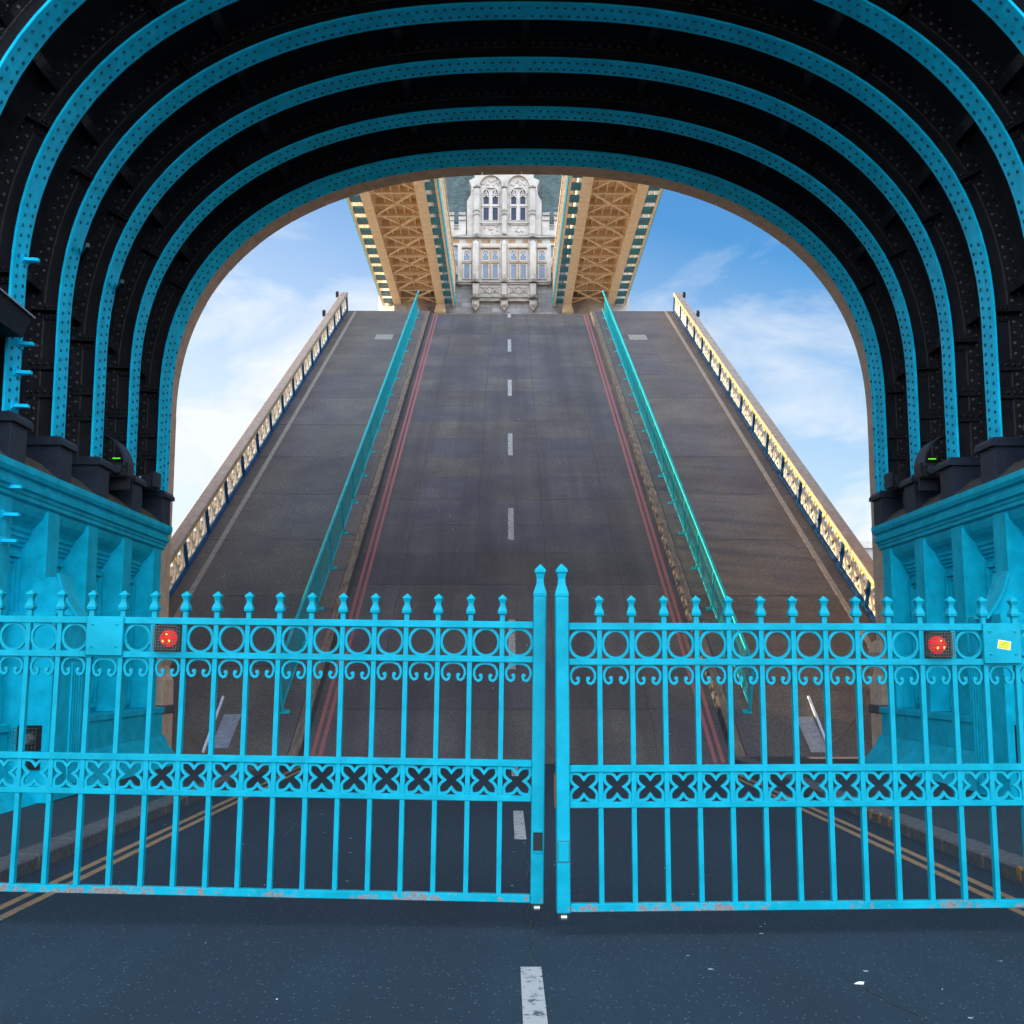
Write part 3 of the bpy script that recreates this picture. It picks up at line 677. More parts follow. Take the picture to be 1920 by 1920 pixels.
    for t in range(7):
        u = -0.14+0.28*t/6
        cg.bar((lx+u, ya-0.17, 0.79), (lx+u, ya-0.17, 1.07), 0.006, 0.006); cg.bar((lx-0.14, ya-0.17, 0.93+u), (lx+0.14, ya-0.17, 0.93+u), 0.006, 0.006)
        for zz in (0.79, 1.07): cg.bar((lx+u, ya-0.17, zz), (lx+u, ya-0.02, zz), 0.006, 0.006)
    T(cg, 'lamp_cage', M['cage'])
# step rungs on the left
for z, yy in ((7.04, 14.62), (5.92, 14.60), (5.54, 14.58), (5.10, 14.56), (4.06, 14.52), (3.71, 14.50), (3.38, 14.48)):
    xr = AX-6.52 if z > 4.4 else AX-6.54
    rg = MB(); rg.box(xr, xr+0.02, yy-0.10, yy+0.10, z-0.05, z+0.05)
    rg.prism([(xr+0.02, yy-0.07), (xr+0.19, yy-0.035), (xr+0.19, yy+0.035), (xr+0.02, yy+0.07)], z-0.022, z+0.018, 'Z')
    rg.dome((xr+0.02, yy-0.08, z+0.03), (1, 0, 0), 0.015)
    T(rg, 'step_rung', M['turq'])
# --- dark hood and floodlights fixed on the ledge
hd = tag(empty('signal_hood', (-6.3, 13.6, 5.8)), 'black riveted sheet metal hood jutting from the left rib at the frame edge', 'hood')
hm = MB(); a = [(-0.5, -1.3), (0.12, -1.3), (0.12, 0.70), (-0.5, 0.70)]
vsx = [(-0.55, -1.3, 0.05), (0.14, -1.3, 0.05), (0.14, 0.45, 0.05), (-0.55, 0.45, 0.05), (-0.55, -1.3, 0.48), (0.10, -1.3, 0.48), (0.10, 0.80, 0.40), (-0.55, 0.80, 0.40)]
hm.add(vsx, [(0,3,2,1),(4,5,6,7),(0,1,5,4),(1,2,6,5),(2,3,7,6),(3,0,4,7)])
for i in range(8):
    for zz in (0.15, 0.35): hm.dome((0.135-0.09*zz, -1.1+i*0.2, zz), (1, 0, 0), 0.014)
hm.build('hood_shell', M['hood'], hd)
MB().bar((0.12, -1.32, 0.485), (0.12, 0.82, 0.405), 0.03, 0.02).build('edge_strip', M['steel'], hd)
def floodlight(x, y, z, sd, label):
    t = tag(empty('floodlight', (x, y, z), (0, 0, 0)), label, 'floodlight', 'floodlights on the cornice ledge')
    b = MB(); b.box(-0.16*1, 0.16, -0.18, 0.18, 0.08, 0.34, 0.03); b.build('lamp_body', M['black'], t)
    v = MB(); n = 9; pa = []; pb = []
    for i in range(n):
        u = i/(n-1); ang = R(100-75*u); pa.append((0.10*-sd+(-sd)*(-0.42+0.46*math.cos(R(88*u))), 0.30+0.52*math.sin(R(88*u))-0.05))
    inner = [(px_+sd*0.03, pz-0.01) for px_, pz in pa]
    v.prism(pa+inner[::-1], -0.22, 0.22); v.build('visor', M['blackbox'], t)
    k = MB(); k.tube([(-sd*0.02, -0.24, 0.2), (-sd*0.02, 0.24, 0.2)], 0.07, 12); k.build('pivot_knob', M['blackbox'], t)
    g = MB(); g.box(-0.06, 0.06, -0.236, -0.222, 0.36, 0.375); g.build('indicator', M['green'], t)
    st = MB(); st.bar((0, 0, -0.1), (0, 0, 0.12), 0.3, 0.05, (0, 1, 0)); st.build('bracket', M['black'], t)
    return t
floodlight(AX-6.42, 18.42, 4.72, -1, 'black floodlight with curved visor on the left ledge between ribs')
floodlight(AX+6.42, 18.42, 4.72, 1, 'black floodlight with curved visor on the right ledge between ribs')
def boxlight(x, y, z, sd, label):
    t = tag(empty('junction_box', (x, y, z)), label, 'junction box', 'dark boxes on the cornice ledge')
    MB().box(-0.28, 0.28, -0.22, 0.22, 0, 0.26, 0.02).build('casing', M['black'], t)
    MB().box(-sd*0.28, -sd*0.34, -0.16, 0.16, 0.03, 0.3, 0.01).build('cover', M['blackbox'], t)
    MB().bar((0, 0, -0.3), (0, 0, 0.0), 0.12, 0.12, (0, 1, 0)).build('bracket', M['black'], t)
    return t
b1 = boxlight(AX-6.66, 20.1, 4.88, -1, 'dark equipment box with round white dial beside the last rib, left')
MB().tube([(-0.02, -0.225, 0.12), (-0.02, -0.24, 0.12)], 0.05, 14).build('dial', M['white'], b1)
MB().box(0.08, 0.11, -0.24, -0.225, 0.06, 0.2).build('data_plate', M['white'], b1)
boxlight(AX+6.66, 20.1, 4.88, 1, 'plain dark equipment box jutting beside the last rib, right')
for sd, y, z in ((-1, 18.0, 6.3), (-1, 18.0, 5.5), (1, 18.3, 6.3), (1, 18.3, 5.55)):
    t = tag(MB().box(AX+sd*6.86, AX+sd*6.92, y-0.02, y+0.28, z, z+0.22, 0.008).build('tag_plate', M['alu']), 
            'small pale metal plate behind a %s rib, %s of two' % ('left' if sd < 0 else 'right', 'upper' if z > 6 else 'lower'), 'metal plate')
t = MB(); t.box(AX+6.853, AX+6.8695, 18.02, 18.13, 2.99, 3.09); tag(t.build('warning_sticker', M['yellow']), 'tiny yellow sticker on the turquoise panel behind the right gate', 'sticker')

# ================================================================== RAISED LEAF
leaf = tag(empty('bascule_leaf', (0, 23, 0), (R(29), 0, 0)), 'raised tarmac bridge leaf tilting up to the sky with railings and parapets', 'bridge leaf')
LN = 41.8; FE = 8.92
B = lambda mb, n, m, p=None: mb.build(n, m, p or leaf)
B(MB().box(-4.2, 4.2, 0, LN, -0.25, 0), 'roadway', M['leafroad'])
for sd in (-1, 1):
    B(MB().box(sd*4.42, sd*FE, 0, LN, -0.25, 0.15), 'leaf_footway', M['leaffoot'])
    k = MB()
    y = 0.0
    while y < LN: k.box(sd*4.202, sd*4.418, y+0.004, min(LN, y+2.99), -0.25, 0.152, 0.02); y += 3.0
    B(k, 'leaf_kerb', M['leafkerb'])
    kf = MB(); kf.prism([(sd*4.155, 0.001), (sd*4.199, 0.001), (sd*4.199, 0.149)], 0.02, LN-0.02); B(kf, 'kerb_facing', M['kerbface'])
    B(MB().box(sd*8.03, sd*8.17, 0, LN, 0.15, 0.158), 'gutter_strip', M['gutter'])
    g = MB(); B(MB().box(sd*3.79, sd*3.865, 0.02, LN-0.1, 0, 0.004), 'red_line', M['mred']); B(MB().box(sd*3.94, sd*4.015, 0.02, LN-0.1, 0, 0.004), 'red_line', M['mred'])
    B(MB().box(sd*5.62 if sd < 0 else 5.60, sd*6.45, 35.2, 36.25, 0.15, 0.156), 'access_cover', M['gutter'])
for i in range(7):
    y0 = -3.72+i*7.43
    if y0+2.45 < 0: continue
    B(MB().box(-0.16, 0.0, max(0.0, y0), min(LN-0.05, y0+2.45), 0, 0.005), 'centre_dash', M['mwhite'])
gd = MB()
for x in (-8.6, -4.3, 4.3, 8.6): gd.prism([(0, -0.26), (LN, -0.26), (LN, -0.9), (20, -2.2), (0, -3.2)], x-0.2, x+0.2, 'X')
for k in range(1, 20): gd.box(-8.4, 8.4, k*2.1, k*2.1+0.25, -0.8, -0.26)
B(gd, 'leaf_girders', M['deepturq'])
# parapets
def ringpath(r, n=22, sx=1.0): return [(r*sx*math.cos(2*math.pi*k/n), r*math.sin(2*math.pi*k/n)) for k in range(n)]
PP = 2.352
for sd in (-1, 1):
    xi = sd*8.56
    par = MB(); par.box(xi-sd*0.09, xi+sd*0.26, 0.6, LN, 1.02, 1.13, 0.02); pr = par.build('parapet', M['cap'], leaf)
    MB().box(xi-sd*0.075, xi+sd*0.20, 0.6, LN, 0.965, 1.019).build('cap_trim', M['trim'], pr)
    MB().box(xi-sd*0.05, xi+sd*0.15, 0.6, LN, 0.152, 0.23, 0.01).build('base_rail', M['blue'], pr)
    # tracery panel, local x = along leaf
    pm = MB(); L_ = PP-0.13; zc = 0.61; hh = 0.345
    def rib_(path, w=0.05, closed=True):
        q = MB().ribbon(path, w, 0.0, 0.07, closed); return q
    q = MB()
    ncx = 3; px_ = L_/ncx
    for k in range(ncx):
        cx = px_*(k+0.5); q.ribbon([(cx+a*0.60, zc+b) for a, b in ringpath(0.32, 22, 1.05/0.6)], 0.075, 0, 0.065, True)
        q.ribbon([(cx+a, zc+b) for a, b in ringpath(0.10, 10)], 0.055, 0, 0.065, True)
    for k in range(ncx+1):
        cx = px_*k
        for sg in (-1, 1):
            q.ribbon([(max(0, min(L_, cx-0.20)), zc+sg*hh), (max(0.01, min(L_-0.01, cx-0.06)), zc+sg*0.12), (max(0.01, min(L_-0.01, cx+0.001)), zc)], 0.035, 0, 0.065)
            q.ribbon([(max(0, min(L_, cx+0.20)), zc+sg*hh), (max(0.01, min(L_-0.01, cx+0.06)), zc+sg*0.12), (max(0.0, min(L_, cx-0.001)), zc)], 0.035, 0, 0.065)
    q.box(0, L_, 0, 0.07, zc-hh-0.01, zc-hh+0.035); q.box(0, L_, 0, 0.07, zc+hh-0.035, zc+hh+0.012)
    first = None; pst = None
    for i in range(18):
        y0 = 0.6+(LN-0.6-0.13)-PP*(i+1)
        # posts
        if pst is None:
            pmb = MB(); pmb.box(-0.05, 0.08, 0, 0.08, 0.23, 0.965, 0.01); pmb.box(-0.07, -0.05, 0.02, 0.06, 0.23, 0.965)
            pst = pmb.build('parapet_post', M['blue'], pr); pst.location = (xi, y0+PP, 0); pst.scale = (sd, 1, 1)
        else: dup(pst, pr, (xi, y0+PP, 0))
        if first is None:
            vs = [(y+0.0, x, z) for x, y, z in q.v]
            o = MB(); o.v = [(v[1]+0.01, v[0], v[2]) for v in q.v]; o.f = [f[::-1] for f in q.f]; o.sm = q.sm
            first = o.build('tracery_panel', M['cream'], pr); first.location = (xi, y0+0.12, 0); first.scale = (sd, 1, 1)
        elif y0 > 0.3: dup(first, pr, (xi, y0+0.12, 0))
    # two outer lugs near the tip
    MB().box(xi+sd*0.30, xi+sd*0.42, LN-0.9, LN-0.6, 1.02, 1.28).build('lug', M['blackbox'], pr)
    MB().box(xi+sd*0.30, xi+sd*0.42, LN-5.6, LN-5.3, 1.02, 1.28).build('lug', M['blackbox'], pr)
# kerb railings
RP = 2.395
for sd in (-1, 1):
    xr = sd*4.78; rl = empty('railing', (xr, 0, 0.152)); rl.parent = leaf
    a, b = 1.65, LN-0.05
    top = MB(); top.box(-0.035, 0.035, a, b, 1.05, 1.10, 0.008); top.build('top_rail', M['rail'], rl)
    MB().box(-0.02, 0.02, a, b, 0.12, 0.155).build('bottom_rail', M['rail'], rl)
    pst = inf = None; n = int((b-a)/RP)
    ib = MB(); k = 0.11
    while k < RP-0.03: ib.box(-0.006, 0.006, k-0.006, k+0.006, 0.155, 1.05); k += 0.125
    for i in range(n+1):
        y = a+i*RP
        if pst is None:
            pm = MB(); pm.box(-0.028, 0.028, -0.028, 0.028, 0.006, 1.05); pm.box(-0.14, 0.05, -0.075, 0.075, 0.0, 0.018) if sd > 0 else pm.box(-0.05, 0.14, -0.075, 0.075, 0.0, 0.018)
            pm.dome((-sd*0.10, 0.04, 0.018), (0, 0, 1), 0.016); pm.dome((-sd*0.10, -0.04, 0.018), (0, 0, 1), 0.016)
            pst = pm.build('railing_post', M['rail'], rl); pst.location = (0, y, 0)
            inf = ib.build('railing_bars', M['rail'], rl); inf.location = (0, y, 0)
        else:
            dup(pst, rl, (0, y, 0))
            if i < n: dup(inf, rl, (0, y, 0))
# tread plates and bars lying on the footway ends
for sd, xa, sa, xb, sb, txt in ((-1, -5.78, 0.30, -5.90, 1.55, 'left'), (1, 5.85, 0.15, 5.93, 1.45, 'right')):
    p = MB(); p.box(xa-0.17, xa+0.17, sa, sb, 0.152, 0.165)
    for i in range(5):
        y = sa+0.1
        while y < sb-0.05: p.dome((xa-0.14+0.07*i+(0.03 if int(y*10) % 2 else 0), y, 0.165), (0, 0, 1), 0.012, 0.006, 5); y += 0.085
    o = p.build('tread_plate', M['alu'], leaf)
    q = MB(); q.bar((sd*6.04, 0.12, 0.19), (sd*6.12, 2.2, 0.19), 0.045, 0.045); q.build('locking_bar', M['whitebar'], leaf)
# chains across the footways
def chain(pts, label):
    mb = MB(); L2 = 0.055; cum = [0]
    P = [Vector(p) for p in pts]
    for p, q in zip(P, P[1:]): cum.append(cum[-1]+(q-p).length)
    k = 0.0; i = 0; c = 0
    while k < cum[-1]-L2:
        while cum[i+1] < k: i += 1
        t = (k-cum[i])/(cum[i+1]-cum[i]); p = P[i].lerp(P[i+1], t); d = (P[i+1]-P[i]).normalized()
        w = 0.016; mb.bar(p, p+d*L2, w if c % 2 else 0.007, 0.007 if c % 2 else w); k += L2*0.8; c += 1
    return tag(mb.build('chain', M['rust']), label, 'chain', 'rusty chains across the footways')
for sd in (-1, 1):
    A_ = Vector((sd*4.80, 24.3, 1.42)); B_ = Vector((sd*6.83, 22.9, 1.45)); pts = []
    for k in range(25):
        t = k/24; p = A_.lerp(B_, t); sag = (math.cosh(3.2*(t-0.5))-math.cosh(1.6))/(math.cosh(1.6)-1)
        pts.append((p.x, p.y, p.z+1.22*sag))
    chain(pts, 'rusty chain sagging from the %s railing end to the stone jamb' % ('left' if sd < 0 else 'right'))

# ================================================================== GATES
def bay_meshes():
    hw = 0.0975
    ring = MB(); ring.ribbon([(0.091*math.cos(t), 1.9905+0.0965*math.sin(t)) for t in [2*math.pi*k/28 for k in range(28)]], 0.020, -0.012, 0.012, True)
    half = [(0.0, 0.70), (0.35, 0.66), (0.66, 0.50), (0.86, 0.18), (0.88, -0.16), (0.76, -0.48), (0.56, -0.62), (0.38, -0.55), (0.30, -0.36), (0.36, -0.20)]
    full = [(-x, z) for x, z in half[::-1]]+half[1:]
    cz, sc = 1.775, 0.094
    scr = MB(); scr.ribbon([(x*hw*0.98, cz+z*sc) for x, z in full], 0.017, -0.011, 0.011)
    for s_ in (-1, 1): scr.tube([(s_*0.36*hw, -0.013, cz-0.22*sc), (s_*0.36*hw, 0.013, cz-0.22*sc)], 0.014, 10)
    qz, qh = 1.013, 0.100
    qd = [(0, 0.54), (0.10, 0.66), (0.24, 0.83), (0.46, 0.94), (0.91, 0.96), (0.95, 0.50), (0.82, 0.27), (0.66, 0.12), (0.50, 0.0)]
    path = []
    for (sx, sz, rev) in ((1, 1, 0), (1, -1, 1), (-1, -1, 0), (-1, 1, 1)):
        seg = [(sx*a*hw*0.97, qz+sz*b*qh*0.97) for a, b in qd]
        if rev: seg = seg[::-1]
        path += seg[:-1]
    qf = MB(); qf.ribbon(path, 0.020, -0.014, 0.012, True)
    return ring, scr, qf
FIN = [(0.017, 2.139), (0.017, 2.185), (0.030, 2.192), (0.033, 2.210), (0.028, 2.226), (0.018, 2.252), (0.018, 2.270), (0.026, 2.292), (0.030, 2.297), (0.030, 2.306), (0.002, 2.334)]
def make_gate(name_label, loc, rot, side, first, n, dz, lampbays, platebay, pitch=0.2295):
    g = tag(empty('road_gate', loc, rot), name_label, 'gate')
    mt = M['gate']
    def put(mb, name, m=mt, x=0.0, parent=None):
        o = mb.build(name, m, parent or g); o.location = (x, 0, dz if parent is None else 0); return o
    LEN = side*(first+pitch*n)
    # meeting stile
    st = MB(); st.box(-0.046, 0.046, -0.046, 0.046, 0.178, 2.325, 0.006)
    st.lathe4([(0.046, 2.325), (0.047, 2.345), (0.040, 2.37), (0.027, 2.41), (0.024, 2.45), (0.031, 2.485), (0.040, 2.497), (0.040, 2.515), (0.002, 2.557)])
    put(st, 'meeting_stile')
    he = MB(); he.box(LEN-0.06, LEN+0.06, -0.06, 0.06, 0.05, 2.6, 0.008); he.lathe4([(0.06, 2.6), (0.03, 2.7), (0.05, 2.8), (0.002, 2.88)], LEN, 0); put(he, 'hinge_post')
    for z0, z1, dd in ((2.09, 2.14, 0.028), (1.846, 1.891, 0.028), (1.113, 1.161, 0.028), (0.872, 0.913, 0.028), (0.184, 0.238, 0.030)):
        put(MB().box(side*0.0465, LEN-side*0.061, -dd, dd, z0, z1, 0.004), 'rail')
    bar = None; ringm, scrm, qfm = bay_meshes()
    xs = [side*(first+pitch*k) for k in range(n)]
    for k, x in enumerate(xs):
        if bar is None:
            bm_ = MB()
            for z0, z1 in ((0.2385, 0.8715), (0.9135, 1.1125), (1.1615, 1.8455), (1.8915, 2.0895)): bm_.box(-0.0165, 0.0165, -0.022, 0.022, z0, z1)
            bar = put(bm_, 'bar', x=x); fin = put(MB().lathe4(FIN), 'finial', x=x)
        else:
            dup(bar, g, (x, 0, dz)); dup(fin, g, (x+random.uniform(-0.0015, 0.0015), 0, dz), rot=(0, 0, R(random.uniform(-5, 5))))
    # bays
    cents = [side*(0.0465+first-0.0165)/2]+[(xs[k]+xs[k+1])/2 for k in range(n-1)]
    sxx = [(first-0.0165-0.0465)/0.1965]+[(pitch-0.033)/0.1965]*(n-1)
    rg = sc = qf = None
    for k, (x, sx) in enumerate(zip(cents, sxx)):
        if rg is None:
            rg = put(ringm, 'ring_ornament', x=x); sc = put(scrm, 'scroll_ornament', x=x); qf = put(qfm, 'quatrefoil_ornament', x=x)
            for o in (rg, sc, qf): o.scale = (sx, 1, 1)
        else:
            if k not in lampbays and k not in platebay: dup(rg, g, (x, 0, dz), scale=(sx, 1, 1))
            dup(sc, g, (x, 0, dz), scale=(sx*random.uniform(0.97, 1.01), 1, random.uniform(0.998, 1.002))); dup(qf, g, (x, 0, dz), scale=(sx, 1, 1))
    # cover plate
    pk = platebay[0]; x = cents[pk]
    plx0, plx1 = x-0.135, x+0.135
    pm = MB(); pm.box(plx0, plx1, -0.050, -0.0285, 1.858, 2.142, 0.004)
    for sx_ in (-0.09, 0.09):
        for zz in (1.925, 2.085): pm.dome((x+sx_, -0.050, zz), (0, -1, 0), 0.011, 0.010, 6)
    pl = put(pm, 'cover_plate')
    # caged lamp
    lk = lampbays[0]; x = cents[lk]
    base = MB(); base.box(x-0.097, x+0.097, 0.0, 0.06, 1.893, 2.088); lampb = put(base, 'warning_lamp', M['black'])
    dm = MB(); ring_r = [0.062, 0.060, 0.050, 0.030, 0.006]; yy = [0.0, -0.035, -0.06, -0.078, -0.085]
    dm.tube([(x, y_, 1.990) for y_ in yy], ring_r, 18); dm.build('lens', M['redlamp'], lampb)
    bl = MB()
    for (u, v) in ((-0.022, -0.022), (0.024, -0.020), (0.004, 0.024)): bl.dome((x+u, -0.072, 1.99+v), (0, -1, 0), 0.009, 0.012, 8)
    bl.build('bulb', M['redled'], lampb)
    cg = MB(); yv = -0.105; w_ = 0.0040
    for t in range(9):
        u = -0.085+0.17*t/8
        cg.bar((x+u, yv, 1.905), (x+u, yv, 2.075), w_, w_); cg.bar((x-0.085, yv-0.003, 1.99+u), (x+0.085, yv-0.003, 1.99+u), w_, w_)
        for zz in (1.905, 2.075): cg.bar((x+u, yv, zz), (x+u, 0.0, zz), w_, w_)
        for xx_ in (-0.085, 0.085): cg.bar((x+xx_, yv, 1.99+u), (x+xx_, 0.0, 1.99+u), w_, w_)
    for yv2 in (-0.07, -0.035):
        for xx_ in (-0.085, 0.085): cg.bar((x+xx_, yv2, 1.905), (x+xx_, yv2, 2.075), w_, w_)
        for zz in (1.905, 2.075): cg.bar((x-0.085, yv2, zz), (x+0.085, yv2, zz), w_, w_)
    cg.build('wire_cage', M['cage'], lampb)
    # roller at the foot of the stile
    rm = MB(); rm.box(-0.036, 0.036, -0.03, 0.03, 0.140, 0.176); rr_ = put(rm, 'roller_bracket', M['rubber'])
    MB().tube([(-0.02, -0.036, 0.152), (0.02, -0.036, 0.152)], 0.02, 12).build('roller', M['steel'], rr_)
    return g, cents, put, pl
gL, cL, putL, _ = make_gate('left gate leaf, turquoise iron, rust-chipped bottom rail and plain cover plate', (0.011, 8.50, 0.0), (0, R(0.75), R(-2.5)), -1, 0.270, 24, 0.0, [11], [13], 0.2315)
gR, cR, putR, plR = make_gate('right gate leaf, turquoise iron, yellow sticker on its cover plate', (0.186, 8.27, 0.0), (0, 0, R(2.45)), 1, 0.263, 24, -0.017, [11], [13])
# latch opening left, cover right
lt = MB(); lt.box(-0.030, 0.034, -0.0555, -0.0465, 0.545, 0.665); o = putL(lt, 'latch_hole', M['black'])
lt = MB(); lt.box(-0.03, 0.035, -0.058, -0.0467, 0.530, 0.541); lt.box(-0.03, 0.035, -0.058, -0.0467, 0.669, 0.68); putL(lt, 'latch_trim', M['gate'])
lt = MB(); lt.box(-0.036, 0.036, -0.0545, -0.0465, 0.52, 0.65, 0.003); putR(lt, 'latch_cover', M['gate'])
lt = MB()
for a_ in ((-0.040, 0.040, 0.514, 0.518), (-0.040, 0.040, 0.652, 0.656), (-0.040, -0.037, 0.514, 0.656), (0.037, 0.040, 0.514, 0.656)): lt.box(a_[0], a_[1], -0.0485, -0.0462, a_[2], a_[3])
putR(lt, 'latch_shadow_gap', M['cage'])
MB().box(-0.058, -0.047, -0.02, 0.03, 0.86, 1.09).build('lock_strike', M['rust'], gR)
# sticker with printed lines
sx = cR[13]; st = MB(); cs, sn = math.cos(R(-9)), math.sin(R(-9))
def rq(cx, cz, w, h, y0, y1, mb):
    P = [(-w/2, -h/2), (w/2, -h/2), (w/2, h/2), (-w/2, h/2)]; mb.prism([(sx+0.01+(cx+a)*cs-(cz+b)*sn, 1.988+(cx+a)*sn+(cz+b)*cs) for a, b in P], y0, y1)
w1 = MB(); rq(0, 0, 0.094, 0.062, -0.0525, -0.0505, w1); stk = w1.build('sticker', M['white'], plR)
w2 = MB(); rq(0, 0, 0.086, 0.054, -0.0535, -0.0526, w2); w2.build('sticker_face', M['yellow'], stk)
w3 = MB()
for i in range(4): rq(0.002*(i % 2), 0.019-0.0085*i, 0.066-0.008*(i % 2), 0.0022, -0.0542, -0.0536, w3)
for i in range(3): rq(-0.03+0.022*i, -0.019, 0.007, 0.009, -0.0542, -0.0536, w3)
w3.build('sticker_text', M['ink'], stk)
# stone gate piers outside the frame carry the hinges
for sd in (-1, 1):
    tag(MB().box(sd*6.1, sd*7.2, 8.2, 9.3, 0.13, 3.0, 0.05).build('gate_pier', M['bodystone']), 'stone pier carrying the hinges of the %s gate' % ('left' if sd < 0 else 'right'), 'pier')

# ================================================================== FAR TOWER
CXT = -0.45
ft = tag(empty('far_tower', (CXT, 98, 0)), 'white gothic stone tower with tall tracery windows and slate roof beyond the leaf', 'tower')
F = lambda mb, n, m, p=None: mb.build(n, m, p or ft)      # coordinates relative to the facade centre
F(MB().box(-7.0, 7.0, 0.0, 14, -9, 39.0), 'tower_wall', M['tstone'])
for sd in (-1, 1):
    F(MB().ngon([(2.75, -9), (2.75, 39), (3.0, 39.6), (3.0, 41), (2.4, 41.2), (2.4, 46), (0.3, 56)], sd*8.35, 1.8), 'corner_or_shade_turret', M['ochre'] if False else M['wstone'])
pw = MB()
# parapet with crenels
for sd in (-1, 1):
    pw.box(sd*3.32, sd*3.95, -0.15, 0.3, 39.18, 40.95); pw.box(sd*4.35, sd*7.0, -0.15, 0.3, 39.18, 40.95); pw.box(sd*3.952, sd*4.348, -0.14, 0.3, 39.18, 40.0)
F(pw, 'parapet_wall', M['wstone'])
cw = MB()
for sd in (-1, 1):
    for a, b in ((3.34, 3.97), (4.33, 7.0)):
        cw.box(sd*a, sd*b, -0.32, 0.36, 40.952, 41.10); cw.box(sd*a, sd*b, -0.24, 0.33, 41.102, 41.24)
        cw.box(sd*a, sd*b, -0.26, -0.16, 40.50, 40.60)
    cw.box(sd*3.96, sd*4.34, -0.30, 0.33, 40.002, 40.12); cw.box(sd*3.96, sd*4.34, -0.25, -0.16, 39.75, 39.83)
F(cw, 'coping', M['wdirty'])
rf = MB(); rf.add([(-7.2, 0.7, 39.5), (7.2, 0.7, 39.5), (7.2, 13, 39.5), (-7.2, 13, 39.5), (-2.5, 5.5, 56), (2.5, 5.5, 56), (2.5, 8.0, 56), (-2.5, 8.0, 56)],
                  [(0,1,5,4),(1,2,6,5),(2,3,7,6),(3,0,4,7),(4,5,6,7)]); F(rf, 'roof', M['slate'])
# dormer gable
dm = MB(); outl = [(-3.24, 39.18), (3.28, 39.18), (3.28, 42.35), (2.98, 42.9), (2.88, 43.7), (3.12, 44.25), (2.6, 44.5), (2.5, 47.5), (0, 49), (-2.5, 47.5), (-2.6, 44.5), (-3.08, 44.25), (-2.85, 43.7), (-2.95, 42.9), (-3.24, 42.35)]
dm.prism(outl, 0.02, 3.5); dorm = F(dm, 'dormer', M['wstone'])
bt = MB()
for c, w in ((-2.38, 0.24), (0.03, 0.19), (2.46, 0.24)):
    bt.prism([(c-w, -0.42), (c, -0.55), (c+w, -0.42), (c+w, 0.02), (c-w, 0.02)], 39.2, 43.3, 'Z')
    bt.add([(c-w, -0.42, 43.3), (c, -0.55, 43.3), (c+w, -0.42, 43.3), (c+w, 0.02, 43.3), (c-w, 0.02, 43.3), (c, -0.1, 43.75)], [(0,1,5),(1,2,5),(2,3,5),(3,4,5),(4,0,5)])
bt.build('buttress', M['wstone'], dorm)
bm_ = MB()
for c, w in ((-2.38, 0.31), (0.03, 0.25), (2.46, 0.31)):
    for z in (43.42, 41.25, 40.92): bm_.prism([(c-w, -0.44), (c, -0.66), (c+w, -0.44), (c+w, -0.2), (c-w, -0.2)], z, z+0.13, 'Z')
bm_.build('buttress_moulding', M['wdirty'], dorm)
for c in (-1.16, 1.24):
    am = MB()
    path = [(c-1.05*math.cos(t), 43.55+1.15*math.sin(t)) for t in [math.pi*k/18 for k in range(19)]]
    am.ribbon(path, 0.13, -0.22, 0.02); am.ribbon([(c-0.72*math.cos(t), 42.95+0.62*math.sin(t)) for t in [math.pi*k/14 for k in range(15)]], 0.10, -0.16, 0.02)
    for k in range(13):
        a = rng.uniform(0.2, math.pi-0.2); r_ = rng.uniform(0.2, 0.85); am.dome((c-r_*math.cos(a), 0.0, 43.75+r_*0.8*math.sin(a)), (0, -1, 0), rng.uniform(0.08, 0.17), 0.09, 8)
    for k in range(9): am.dome((c+rng.uniform(-0.55, 0.55), 0.0, rng.uniform(39.45, 40.1)), (0, -1, 0), rng.uniform(0.06, 0.14), 0.09, 8)
    am.build('carved_relief', M['wstone'], dorm)
    am = MB(); am.box(c-0.85, c+0.85, -0.20, 0.0, 40.28, 40.42); am.box(c-0.75, c+0.75, -0.12, 0.0, 40.17, 40.279); am.build('window_sill', M['wstone'], dorm)
def light(x0, x1, z0, z1, y, pointed, mat, parent, name='window'):
    """one glazed light with its stone surround; returns frame"""
    c = (x0+x1)/2; w = (x1-x0)/2
    pts = [(x0, z0), (x1, z0), (x1, z1-(0.45 if pointed else 0))]
    if pointed: pts += [(c+w*math.cos(t), z1-0.45+0.45*math.sin(t)**0.8) for t in [math.pi*k/10 for k in range(1, 10)]]
    pts += [(x0, z1-(0.45 if pointed else 0))]
    f = MB(); f.ribbon(pts, 0.09, y-0.10, y+0.02, True)
    fr = f.build(name, M['wstone'], parent)
    p = MB(); p.prism(pts, y-0.035, y-0.03); p.build('pane', mat, fr)
    if pointed:
        q = MB()
        for s_ in (-1, 1): q.ribbon([(c+s_*w, z1-0.42), (c+s_*w*0.55, z1-0.50), (c+s_*w*0.42, z1-0.34), (c+s_*w*0.1, z1-0.22), (c, z1-0.02)], 0.07, y-0.09, y-0.036)
        q.build('tracery', M['wstone'], fr)
    return fr
UP = [(-1.85, -1.28), (-1.05, -0.49), (0.56, 1.11), (1.36, 1.91)]
for a, b in UP:
    light(a, b, 40.55, 41.74, 0.0, False, M['glass'], ft); light(a, b, 42.0, 43.38, 0.0, True, M['glass'], ft)
tm = MB()
